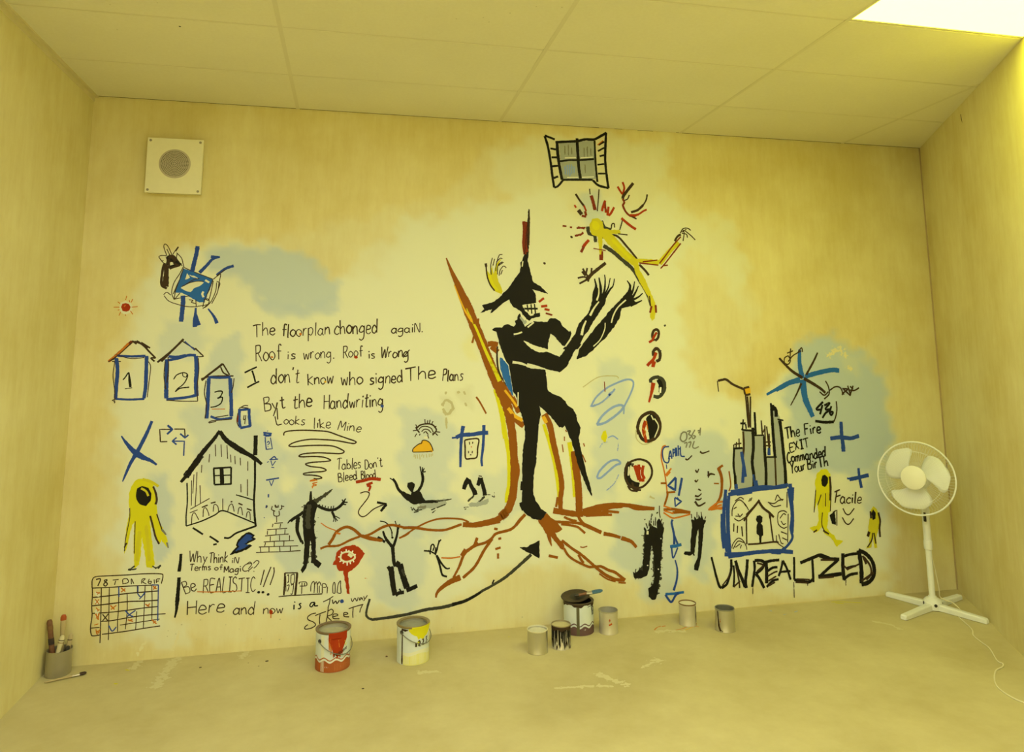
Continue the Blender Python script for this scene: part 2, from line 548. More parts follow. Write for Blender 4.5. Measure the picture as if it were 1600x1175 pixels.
def can_shell(name, R, Hc, mat_out, mat_in, parent, rim_mat=None, lip=0.012):
    bm = bmesh.new()
    th = 0.0015
    add_lathe(bm, [(R * 0.95, 0.003), (R * 0.985, 0.0), (R, 0.0012), (R, Hc - 0.006)], 64, cap=False)
    o = obj('body', bm, mat_out, parent, smooth=True)
    bm = bmesh.new()
    add_lathe(bm, [(R - th, Hc - 0.006), (R - th, 0.012), (0.0, 0.011)], 64, cap=False)
    obj('inside', bm, mat_in, parent, smooth=True)
    bm = bmesh.new()
    add_lathe(bm, [(R - 0.0005, Hc - 0.012), (R + 0.003, Hc - 0.007), (R + 0.0032, Hc - 0.002), (R + 0.001, Hc), (R - lip * 0.6, Hc - 0.001),
                   (R - lip, Hc - 0.004), (R - lip, Hc - 0.009), (R - th, Hc - 0.012)], 64, cap=False)
    obj('rim', bm, rim_mat or mat_out, parent, smooth=True)
    return o

def ear_and_bail(t, R, Hc, az, drop=0.055, ear_z=0.045, wire=True):
    """two ears and the wire bail hanging in front; az = direction of the left ear round the can (0 = front)"""
    e = Vector((math.sin(az), -math.cos(az), 0))
    n = Vector((math.cos(az), math.sin(az), 0))
    if n.y > 0: n = -n
    for s in (1, -1):
        bm = bmesh.new()
        add_lathe(bm, [(0.010, 0.0), (0.0095, 0.004), (0.005, 0.007), (0.0, 0.0075)], 20, axis_matrix(e * s * (R - 0.0005) + Vector((0, 0, Hc - ear_z)), e * s), cap=False)
        obj('ear', bm, M_dark, t, smooth=True)
    pts = []
    R1 = R + 0.006
    for i in range(33):
        a = PI * i / 32
        out = math.sin(a)
        rr = R1 + 0.004 * out
        pts.append(e * (math.cos(a) * rr) + n * (out * rr) + Vector((0, 0, Hc - ear_z - drop * out)))
    bm = bmesh.new(); add_tube(bm, pts, 0.0021, 8)
    obj('bail', bm, M_wire, t, smooth=True)

def zig(z0, amp, n, ph=0.0):
    def f(u):
        x = (u * n / (2 * PI) + ph) % 1.0
        tri = 1 - abs(2 * x - 1)
        tri = tri * tri * (3 - 2 * tri)
        return z0 + amp * (tri - 0.5) * 2
    return f

def scrawl(S, u0, z0, du, dz, n, mat, seed, wd=0.0032):
    r_ = random.Random(seed)
    for i in range(n):
        u = u0 + du * i
        top = z0 + dz * (0.85 + 0.3 * r_.random())
        S.ribbon([(u, z0, wd / 0.085), (u + du * .1, (z0 + top) / 2, wd / 0.085), (u + du * .05, top, wd / 0.085)], mat)

class CanStrokes(Strokes):
    """strokes on a can: u is an angle, so widths across are scaled by the radius"""
    def __init__(self, R):
        super().__init__(cyl_place(R)); self.R = R
    def line(self, pts, mat, wd, soft=0, alpha=1.0):
        q = [(p[0] * self.R, p[1], wd if len(p) < 3 else p[2]) for p in pts]
        old = self.place
        self.place = lambda u, v, k: old(u / self.R, v, k)
        self.ribbon(q, mat, soft, alpha)
        self.place = old

def at_floor(px, py, back=0.0):
    p = on_floor(px, py)
    return (p.x, p.y - back, 0.0)

# --- gallon can with the red spill
def red_can():
    R, Hc = 0.0855, 0.187
    t = empty('paint_can', at_floor(519.5, 1040.5))
    tag(t, 'open white paint can with red paint spilled down its side and a rust zigzag label', 'paint can')
    can_shell('red', R, Hc, M_label, M_tin_in, t, plain('red_can_rim', (0.24, 0.17, 0.11), 0.45, 0.4))
    bm = bmesh.new(); add_lathe(bm, [(0.0, Hc - 0.03), (R - 0.002, Hc - 0.03)], 64, cap=False)
    obj('paint_surface', bm, plain('thin_skin_of_paint', (0.52, 0.50, 0.34), 0.35, vary=0.3, scale=25), t)
    S = Strokes(lambda u, v, k: (u, v, Hc - 0.0295 + k * 1e-5))
    S.ribbon([(-0.03, -0.074, .02), (0.0, -0.068, .05), (0.03, -0.062, .05), (0.05, -0.055, .02)], P['r'], 0, jit=.3)
    S.ribbon([(-0.02, -0.055, .01), (0.01, -0.045, .03), (0.035, -0.045, .015)], P['o'], 1, jit=.3)
    S.build('red_puddle', t)
    S = CanStrokes(R)
    lo = lambda u: 0.0012
    band(S, -PI, PI, lo, zig(0.050, 0.0065, 9, 0.2), P['q'], 120)
    band(S, 0.05, PI, lambda u: 0.008, lambda u: 0.038 + 0.004 * math.sin(u * 5), P['Q'], 40)
    for off, m_, wd in ((0.0625, 'q', 0.005),):
        f = zig(off, 0.0065, 9, 0.2)
        S.line([(-PI + 2 * PI * i / 160, f(-PI + 2 * PI * i / 160)) for i in range(161)], P[m_], wd)
    f = zig(0.0535, 0.0065, 9, 0.2)
    S.line([(-PI + 2 * PI * i / 160, f(-PI + 2 * PI * i / 160)) for i in range(161)], P['W'], 0.0035)
    S.line([(0.15, 0.022), (0.5, 0.024), (0.9, 0.031), (1.3, 0.036)], P['W'], 0.003, alpha=.7)
    S.line([(-0.45, 0.026), (-0.35, 0.027), (-0.25, 0.026)], P['W'], 0.006, alpha=.7)
    S.build('label_print', t)
    S = CanStrokes(R)       # cream seam strip
    band(S, -0.72, -0.50, lambda u: 0.004, lambda u: 0.172, P['w'], 4)
    S.build('seam_strip', t)
    S = CanStrokes(R + 0.0006)       # the spill
    ends = [(-0.25, .150), (-0.16, .135), (-0.08, .118), (0.0, .100), (0.1, .088), (0.2, .078), (0.3, .072), (0.42, .077), (0.5, .083), (0.58, .10), (0.68, .115), (0.8, .135), (0.9, .15)]
    def spill(u):
        for a, b in zip(ends, ends[1:]):
            if a[0] <= u <= b[0]:
                return a[1] + (b[1] - a[1]) * (u - a[0]) / (b[0] - a[0])
        return .16
    band(S, -0.25, 0.9, spill, lambda u: Hc - 0.004, P['r'], 60)
    for u, z0, z1 in ((-.2, .14, .10), (-.1, .11, .085), (.05, .1, .07), (.25, .08, .062), (.42, .08, .066), (.55, .09, .08)):
        S.line([(u, z0 + .02, .01), (u + .01, (z0 + z1) / 2, .007), (u, z1, .003)], P['o' if u < -.05 else 'r'], 0.006)
    S.line([(0.32, .15), (0.36, .13), (0.38, .115)], P['o'], 0.004)
    S.line([(0.72, .125), (0.8, .118), (0.9, .125)], P['y'], 0.004)
    S.line([(0.74, .14), (0.78, .13)], P['y'], 0.004)
    S.build('spilled_paint', t)
    S = CanStrokes(R + 0.0036)
    band(S, -0.22, 0.85, lambda u: Hc - 0.011 + 0.002 * math.sin(9 * u), lambda u: Hc - 0.0015, P['r'], 40)
    S.build('spill_over_rim', t)
    S = CanStrokes(R + 0.001)        # black lettering under the spill
    for i in range(8):
        u = 0.10 + i * 0.105
        z = 0.074 + i * 0.003
        S.line([(u, z), (u + .01, z + .008), (u + .03, z + .014)], P['n'], 0.006 if i % 2 else 0.004)
        if i % 2 == 0: S.line([(u, z + .012), (u + .06, z + .013)], P['n'], 0.003)
    S.build('lettering', t)
    ear_and_bail(t, R, Hc, -0.84, drop=0.062)
red_can()

# --- gallon can with the yellow spill
def yellow_can():
    R, Hc = 0.0825, 0.184
    t = empty('paint_can', at_floor(645, 1030))
    tag(t, 'open paint can with bright yellow paint spilled over its rim and dark seam strip', 'paint can')
    can_shell('yellow', R, Hc, M_label, M_tin_in, t, plain('yellow_can_rim', (0.33, 0.26, 0.14), 0.45, 0.5))
    bm = bmesh.new(); add_lathe(bm, [(0.0, Hc - 0.022), (R - 0.002, Hc - 0.022)], 64, cap=False)
    obj('paint_surface', bm, plain('grey_dried_paint', (0.36, 0.36, 0.29), 0.4, vary=0.2, scale=25), t)
    S = CanStrokes(R)
    band(S, -0.9, PI * 0.9, lambda u: 0.006, lambda u: 0.066 + 0.006 * math.sin(u * 3), P['w'], 60)
    pale = paint('paint_label_pale_yellow', (0.80, 0.76, 0.28), grain=0.3)
    band(S, -0.72, 2.6, lambda u: 0.0012, lambda u: 0.05 + 0.006 * math.sin(u * 4), pale, 60)
    S.line([(-0.70, 0.036, .01), (-0.6, 0.04, .02), (-0.5, 0.038, .012)], P['y'], 0.015, soft=1)
    for q in range(3):
        S.line([(0.1, 0.018 + q * .014), (0.5, 0.021 + q * .014), (1.0, 0.031 + q * .014)], P['Y'], 0.003, alpha=.5, soft=1)
    S.build('label_print', t)
    S = CanStrokes(R + 0.0004)
    S.line([(-0.80, 0.004, .008), (-0.80, 0.02, .012), (-0.80, 0.05, .008), (-0.80, 0.11, .008), (-0.80, 0.150, .006), (-0.80, 0.165, .012), (-0.78, 0.172, .012)], P['n'], 0.009)
    S.line([(-0.80, 0.168, .006), (-0.6, 0.166, .012), (-0.38, 0.168, .003)], P['n'], 0.01)
    S.build('seam_strip', t)
    S = CanStrokes(R + 0.0006)
    ends = [(-0.35, .165), (-0.2, .152), (0.0, .142), (0.15, .138), (0.25, .12), (0.4, .128), (0.55, .115), (0.7, .13), (0.9, .135), (1.1, .15), (1.3, .16)]
    def spill(u):
        for a, b in zip(ends, ends[1:]):
            if a[0] <= u <= b[0]:
                return a[1] + (b[1] - a[1]) * (u - a[0]) / (b[0] - a[0])
        return .165
    band(S, -0.35, 1.3, spill, lambda u: Hc - 0.003, P['y'], 60)
    S.line([(0.18, .12, .02), (0.3, .105, .03), (0.45, .102, .02)], P['y'], 0.02, soft=1)
    S.build('spilled_paint', t)
    S = CanStrokes(R + 0.0036)
    band(S, -0.15, 1.5, lambda u: Hc - 0.011 + 0.002 * math.sin(9 * u), lambda u: Hc - 0.0015, P['y'], 40)
    S.build('spill_over_rim', t)
    S = CanStrokes(R + 0.001)
    # dark dabbed marks like figures
    S.line([(0.10, .088), (0.105, .098), (0.10, .108)], P['n'], 0.009)
    S.line([(0.24, .112), (0.32, .116), (0.36, .108), (0.27, .092), (0.38, .090)], P['n'], 0.0075)
    S.line([(0.50, .116), (0.58, .120), (0.60, .110), (0.52, .094), (0.66, .094)], P['n'], 0.0075)
    S.line([(0.78, .122), (0.92, .126), (0.84, .113), (0.94, .106), (0.80, .098)], P['n'], 0.007)
    S.build('lettering', t)
    ear_and_bail(t, R, Hc, -0.84, drop=0.055, ear_z=0.03)
yellow_can()

# --- gallon can with purple label, lid askew
def purple_can():
    R, Hc = 0.0845, 0.170
    base = at_floor(904.5, 985.5)
    t = empty('paint_can', base)
    tag(t, 'white paint can with a plum zigzag label and a dark lid askew on top', 'paint can')
    can_shell('purple', R, Hc, M_label, plain('paint_blackened_inside', (0.05, 0.04, 0.03), 0.5, 0.2, vary=0.3), t, plain('plum_can_rim', (0.09, 0.065, 0.045), 0.45, 0.3))
    S = CanStrokes(R)
    band(S, -PI, PI, lambda u: 0.0012, zig(0.043, 0.0065, 9, 0.35), P['p'], 120)
    f = zig(0.056, 0.0065, 9, 0.35)
    S.line([(-PI + 2 * PI * i / 160, f(-PI + 2 * PI * i / 160)) for i in range(161)], P['p'], 0.006)
    S.line([(0.05, 0.032), (0.13, 0.033), (0.22, 0.032)], P['W'], 0.008)
    S.line([(0.1, 0.018), (0.5, 0.021), (0.9, 0.028)], P['v'], 0.004)
    S.line([(0.75, 0.036), (0.95, 0.042), (1.15, 0.048)], P['v'], 0.004)
    S.build('label_print', t)
    S = CanStrokes(R + 0.0004)
    band(S, -0.44, -0.24, lambda u: 0.004, lambda u: Hc - 0.008, paint('paint_seam_olive', (0.13, 0.12, 0.07), grain=0.3), 4)
    S.build('seam_strip', t)
    S = CanStrokes(R + 0.0006)
    band(S, -PI, PI, lambda u: Hc - 0.016 + 0.006 * math.sin(u * 5) + 0.003 * math.sin(u * 13), lambda u: Hc - 0.002, P['n'], 120)
    S.line([(0.35, .148), (0.5, .152), (0.7, .150), (0.9, .140)], P['k'], 0.004)
    S.line([(0.72, .145), (0.78, .12), (0.8, .10)], P['k'], 0.009)
    S.line([(0.95, .145), (1.0, .12), (0.97, .10)], P['k'], 0.010)
    S.line([(0.72, .12), (0.9, .122)], P['k'], 0.004)
    S.build('lettering', t)
    # lid, tipped so its left edge overhangs
    lid_m = plain('paint_caked_lid', (0.065, 0.047, 0.032), 0.5, 0.25, vary=0.4, scale=40)
    nrm = Vector((-0.11, -0.09, 1)).normalized()
    M = axis_matrix((base[0] - 0.018, base[1] + 0.0, Hc + 0.0175), nrm, (1, 0, 0))
    l = empty('loose_lid', M.translation)
    l.rotation_mode = 'QUATERNION'; l.rotation_quaternion = M.to_quaternion()
    tag(l, 'dark paint-caked lid lying tipped across the plum-labelled can', 'lid')
    bm = bmesh.new()
    add_lathe(bm, [(0.0, -0.001), (0.062, -0.001), (0.064, -0.006), (0.070, -0.006), (0.072, 0.0), (0.079, 0.002), (0.081, 0.0), (0.082, 0.003), (0.078, 0.0045), (0.072, 0.003),
                   (0.068, 0.001), (0.0, 0.001)], 64, cap=False)
    obj('lid_disc', bm, lid_m, l, smooth=True)
    bm = bmesh.new()
    add_lathe(bm, [(0.0, 0.0042), (0.02, 0.0035), (0.03, 0.0022), (0.045, 0.0016)], 40, Matrix.Translation((0.01, -0.01, 0)), cap=False)
    obj('dried_paint', bm, M_black, l, smooth=True)
    return base, Hc
PC, PCH = purple_can()

# ------------------------------------------------------------------ brushes
def brush(name, loc, axis, side, L, label, handle_m, bristle_m=None, wide=0.012, tip_m=None, ferr=0.035, br_len=0.045, group=None, hw=(0.004, 0.0075, 0.006, 0.009), flat=0.55, bands=()):
    """a flat paint brush: origin at the handle end, z along the brush, x across the flat"""
    M = axis_matrix(loc, axis, side)
    t = empty(name, M.translation)
    t.rotation_mode = 'QUATERNION'; t.rotation_quaternion = M.to_quaternion()
    tag(t, label, 'paint brush', group)
    hl = L - (ferr + br_len if bristle_m else 0)
    bm = bmesh.new()
    prof = [(0.0, 0.0), (hw[0], 0.0015), (hw[1], 0.012), (hw[1] * .95, hl * .35), (hw[2], hl * .65), (hw[3], hl * .97), (hw[3], hl)]
    Sq = Matrix.Diagonal((1, flat, 1, 1))
    add_lathe(bm, prof, 20, Sq, cap=False)
    ho = obj('handle', bm, handle_m, t, smooth=True)
    if tip_m is not None:
        bm = bmesh.new(); add_lathe(bm, [(0.0, -0.0006), (hw[0] * 1.08, 0.0012), (hw[1] * 1.07, 0.012), (hw[1] * 1.06, 0.026)], 20, Sq, cap=False)
        q = obj('painted_tip', bm, tip_m, ho, smooth=True); q['label'] = 'paint-daubed end of the handle'
    for z0, z1, m_ in bands:
        bm = bmesh.new(); add_lathe(bm, [(hw[1] * 1.05, z0), (hw[1] * 1.08, (z0 + z1) / 2), (hw[1] * 1.04, z1)], 20, Sq, cap=False)
        obj('paint_mark', bm, m_, ho, smooth=True)
    if bristle_m:
        bm = bmesh.new(); add_lathe(bm, [(hw[3] * 1.05, hl - 0.003), (wide * .8, hl + ferr * .35), (wide, hl + ferr)], 24, Matrix.Diagonal((1, 0.5, 1, 1)))
        obj('ferrule', bm, M_ferrule, t, smooth=True)
        bm = bmesh.new()
        add_lathe(bm, [(wide * .96, hl + ferr - .001), (wide * 1.08, hl + ferr + br_len * .4), (wide * .95, hl + ferr + br_len * .8), (wide * .45, hl + ferr + br_len), (0, hl + ferr + br_len)], 24, Matrix.Diagonal((1, 0.45, 1, 1)), cap=False)
        obj('bristles', bm, bristle_m, t, smooth=True)
    return t

# brush lying on the lid
nrm = Vector((-0.11, -0.09, 1)).normalized()
ax = Vector((0.93, -0.12, 0.0)); ax = (ax - nrm * ax.dot(nrm)); ax.z += 0.05; ax.normalize()
brush('paint_brush', (PC[0] - 0.034, PC[1] - 0.030, PCH + 0.0285), ax, Vector((0.1, 1, 0)), 0.165,
      'short brush with blue-loaded bristles lying on the tipped can lid', M_brown_handle, M_bristle_blue, wide=0.019, ferr=0.03, br_len=0.062,
      hw=(0.008, 0.011, 0.008, 0.010), flat=0.8, tip_m=M_dark)

# ------------------------------------------------------------------ steel cup of brushes in the left corner
CUP_R, CUP_H = 0.0565, 0.118
cb = (0.068, -0.085, 0.0)
def cup():
    t = empty('brush_cup', cb)
    tag(t, 'plain steel cup holding paint brushes in the left corner of the floor', 'cup')
    bm = bmesh.new()
    add_lathe(bm, [(0.0, 0.0), (CUP_R - 0.004, 0.0), (CUP_R - 0.001, 0.003), (CUP_R, 0.008), (CUP_R, CUP_H - 0.002), (CUP_R + 0.001, CUP_H),
                   (CUP_R - 0.0015, CUP_H), (CUP_R - 0.0015, 0.004), (0.0, 0.004)], 64, cap=False)
    obj('body', bm, M_cup, t, smooth=True)
    S = CanStrokes(CUP_R)
    S.line([(0.35, .03), (0.36, .06), (0.35, .085)], P['v'], 0.004, soft=1, alpha=.6)
    S.build('scuff', t)
cup()
orange_tip = plain('orange_red_daub', (0.42, 0.085, 0.02), 0.5, vary=0.3, scale=150)
dark_daub = plain('dark_daub', (0.05, 0.035, 0.03), 0.5)
def in_cup(off, top, **k):
    """brush standing head down in the cup; off: foot inside the cup, top: handle end, both relative to the cup"""
    a = Vector((cb[0] + off[0], cb[1] + off[1], 0.012)); b = Vector((cb[0] + top[0], cb[1] + top[1], top[2]))
    return brush('paint_brush', b, a - b, Vector((1, 0.2, 0)), (b - a).length, **k)
G = None
in_cup((-0.0201, 0.0042), (-0.0522, -0.0113, 0.262), label='thick paint brush with a dark red-brown handle, leftmost in the steel cup', handle_m=M_brown_handle, bristle_m=M_bristle_dark,
       hw=(0.009, 0.0125, 0.012, 0.013), flat=0.75, bands=((0.03, 0.05, M_rim_brown), (0.09, 0.12, dark_daub)), wide=.016)
in_cup((0.0001, 0.032), (0.0009, 0.0184, 0.272), label='paint brush with an orange-daubed handle end, tallest in the steel cup', handle_m=M_wood, bristle_m=M_bristle_dark, tip_m=orange_tip,
       hw=(0.008, 0.0125, 0.009, 0.010), flat=0.7, wide=.015)
in_cup((-0.0168, -0.0293), (0.0187, -0.0264, 0.19), label='cream handled paint brush with small dark daubs, lower middle of the steel cup', handle_m=M_cream_handle, bristle_m=M_bristle_dark,
       hw=(0.006, 0.012, 0.010, 0.011), flat=0.6, bands=((0.022, 0.026, dark_daub), (0.034, 0.037, M_rim_brown)), wide=.014)
in_cup((0.0212, 0.0083), (0.041, 0.0222, 0.182), label='pale pointed paint brush handle, rightmost of the tall brushes in the steel cup', handle_m=M_wood, bristle_m=M_bristle_dark,
       hw=(0.002, 0.010, 0.011, 0.012), flat=0.6, bands=((0.03, 0.034, dark_daub),), wide=.014)
in_cup((0.0117, -0.0213), (0.042, -0.0091, 0.133), label='stubby black brush handle just clearing the right rim of the steel cup', handle_m=M_dark, bristle_m=M_bristle_dark,
       hw=(0.007, 0.010, 0.009, 0.010), flat=0.8, wide=.012, br_len=.03)

# brush on the floor beside the cup
a = on_floor(69, 1066, 0.008); b = on_floor(135, 1050.5, 0.008)
brush('paint_brush', (a.x, a.y, 0.0075), Vector((b.x - a.x, b.y - a.y, 0.0)), Vector((b.y - a.y, -(b.x - a.x), 0)), (b - a).length,
      'paint brush with brown bristles lying on the floor in front of the steel cup', M_wood, M_bristle_dark, wide=0.013, ferr=0.03, br_len=0.03,
      hw=(0.003, 0.006, 0.006, 0.009), flat=0.7)

# ------------------------------------------------------------------ tin cans
def tin(px, py, R, Hc, label, mat_out, mat_in, rim=None, draw=None, fill=None, taper=0.0):
    t = empty('tin_can', at_floor(px, py))
    tag(t, label, 'tin can')
    bm = bmesh.new()
    add_lathe(bm, [(0.0, 0.003), (R * .93, 0.003), (R * .96, 0.0), (R + .001, 0.0008), (R + .0012, 0.003), (R, 0.005), (R - taper * .5, Hc * .5), (R - taper, Hc - 0.004)], 56, cap=False)
    obj('body', bm, mat_out, t, smooth=True)
    Rt = R - taper
    bm = bmesh.new(); add_lathe(bm, [(Rt - 0.0012, Hc - 0.003), (R - 0.0012 - taper * .5, Hc * .5), (R - 0.0012, 0.006), (0.0, 0.006)], 56, cap=False)
    obj('inside', bm, mat_in, t, smooth=True)
    bm = bmesh.new()
    add_lathe(bm, [(Rt, Hc - 0.007), (Rt + 0.0022, Hc - 0.004), (Rt + 0.0022, Hc - 0.001), (Rt + 0.0008, Hc), (Rt - 0.001, Hc - 0.0004), (Rt - 0.0022, Hc - 0.004), (Rt - 0.0012, Hc - 0.007)], 56, cap=False)
    obj('rim', bm, rim or mat_out, t, smooth=True)
    if fill:
        bm = bmesh.new(); add_lathe(bm, [(0.0, Hc - fill[1]), (R - 0.0015, Hc - fill[1])], 56, cap=False)
        obj('contents', bm, fill[0], t)
    if draw:
        for nm, fn in draw:
            S = CanStrokes(R + 0.0002); fn(S, R, Hc); S.build(nm, t)
    return t

def drips(S, R, Hc):
    r_ = random.Random(3)
    for i in range(46):
        u = -PI + 2 * PI * i / 46 + r_.uniform(-.05, .05)
        top = Hc - 0.012
        ln = r_.choice([0.05, 0.07, 0.085, 0.097, 0.104])
        wd = r_.uniform(0.003, 0.0075)
        S.line([(u, top, wd * 1.6), (u + r_.uniform(-.02, .02), top - ln * .5, wd), (u + r_.uniform(-.03, .03), top - ln * .85, wd * 1.1), (u, top - ln, wd * .3)], P['k'], wd)
    band(S, -PI, PI, lambda u: Hc - 0.022 + 0.004 * math.sin(7 * u), lambda u: Hc - 0.006, P['n'], 90)
    for i in range(14):
        u = r_.uniform(-1.4, 1.4); z = r_.uniform(0.015, 0.07)
        S.line([(u, z, .003), (u + .03, z - .012, .006), (u + .02, z - .025, .002)], P['n'], 0.005)
def orange_marks(S, R, Hc):
    S.line([(-.28, .075), (-.2, .082), (-.16, .085)], P['r'], 0.005)
    S.line([(-.26, .070), (-.18, .074), (-.12, .08)], P['r'], 0.0035)
    S.line([(-.30, .052), (-.12, .055), (0.05, .060)], P['r'], 0.006)
    S.line([(-.28, .057), (-.1, .060), (0.03, .066)], P['o'], 0.004)
def rust_side(S, R, Hc):
    S.line([(-.9, .03, .01), (-.85, .06, .02), (-.9, .09, .01)], P['o'], 0.02, soft=1, alpha=.35)
def seam_drip(S, R, Hc):
    S.line([(0.72, Hc - .012, .008), (0.74, Hc * .65, .006), (0.76, Hc * .42, .011), (0.78, Hc * .3, .006), (0.8, 0.02, .003)], P['n'], 0.008)
    S.line([(0.72, 0.012, .002), (0.85, 0.008, .006), (1.0, 0.006, .002)], P['o'], 0.006)
def dark_left(S, R, Hc):
    S.line([(-1.28, 0.11, .006), (-1.2, 0.06, .008), (-1.15, 0.03, .012), (-1.0, 0.010, .012), (-0.72, 0.006, .004)], P['n'], 0.01)
    S.line([(-1.0, 0.10, .004), (-0.98, 0.06, .010), (-1.0, 0.03, .004)], P['o'], 0.008, soft=1, alpha=.6)

tin(840, 1018, 0.0535, 0.115, 'plain silver tin can, leftmost in the cluster of cans on the floor', M_tin, M_tin_in, rim=plain('bright_rim', (0.86, 0.84, 0.72), 0.3, 0.5), fill=(plain('pale_wash_water', (0.66, 0.64, 0.52), 0.2, vary=0.1), 0.012))
tin(877, 1011, 0.0510, 0.120, 'tin can streaked all over with black paint drips', M_tin_soft, M_tin_in, draw=[('paint_drips', drips)], fill=(plain('olive_paint', (0.56, 0.50, 0.30), 0.35, vary=0.1), 0.008), rim=plain('drip_can_rim', (0.40, 0.34, 0.22), 0.4, 0.5))
tin(951, 987.5, 0.0530, 0.121, 'tin can with small orange-red brush marks beside the plum-labelled paint can', M_tin_soft, M_tin_in, draw=[('brush_marks', orange_marks), ('rust_stain', rust_side)], rim=plain('dull_rim', (0.55, 0.52, 0.42), 0.4, 0.6))
tin(1075, 975, 0.0490, 0.119, 'tin can with a rusty brown rim and one dark drip, below the blue arrow', M_tin_soft, M_tin_in, rim=M_rim_brown, draw=[('paint_drip', seam_drip)], taper=0.001, fill=(plain('cream_paint', (0.78, 0.74, 0.56), 0.35), 0.006))
tin(1133.5, 984, 0.0550, 0.120, 'empty silver tin can with a dark interior, rightmost of the cans', M_tin, plain('dark_tin_inside', (0.24, 0.24, 0.20), 0.5, 0.4, vary=0.2), draw=[('dark_smear', dark_left)], taper=0.002, rim=plain('grey_rim', (0.36, 0.36, 0.31), 0.4, 0.6))

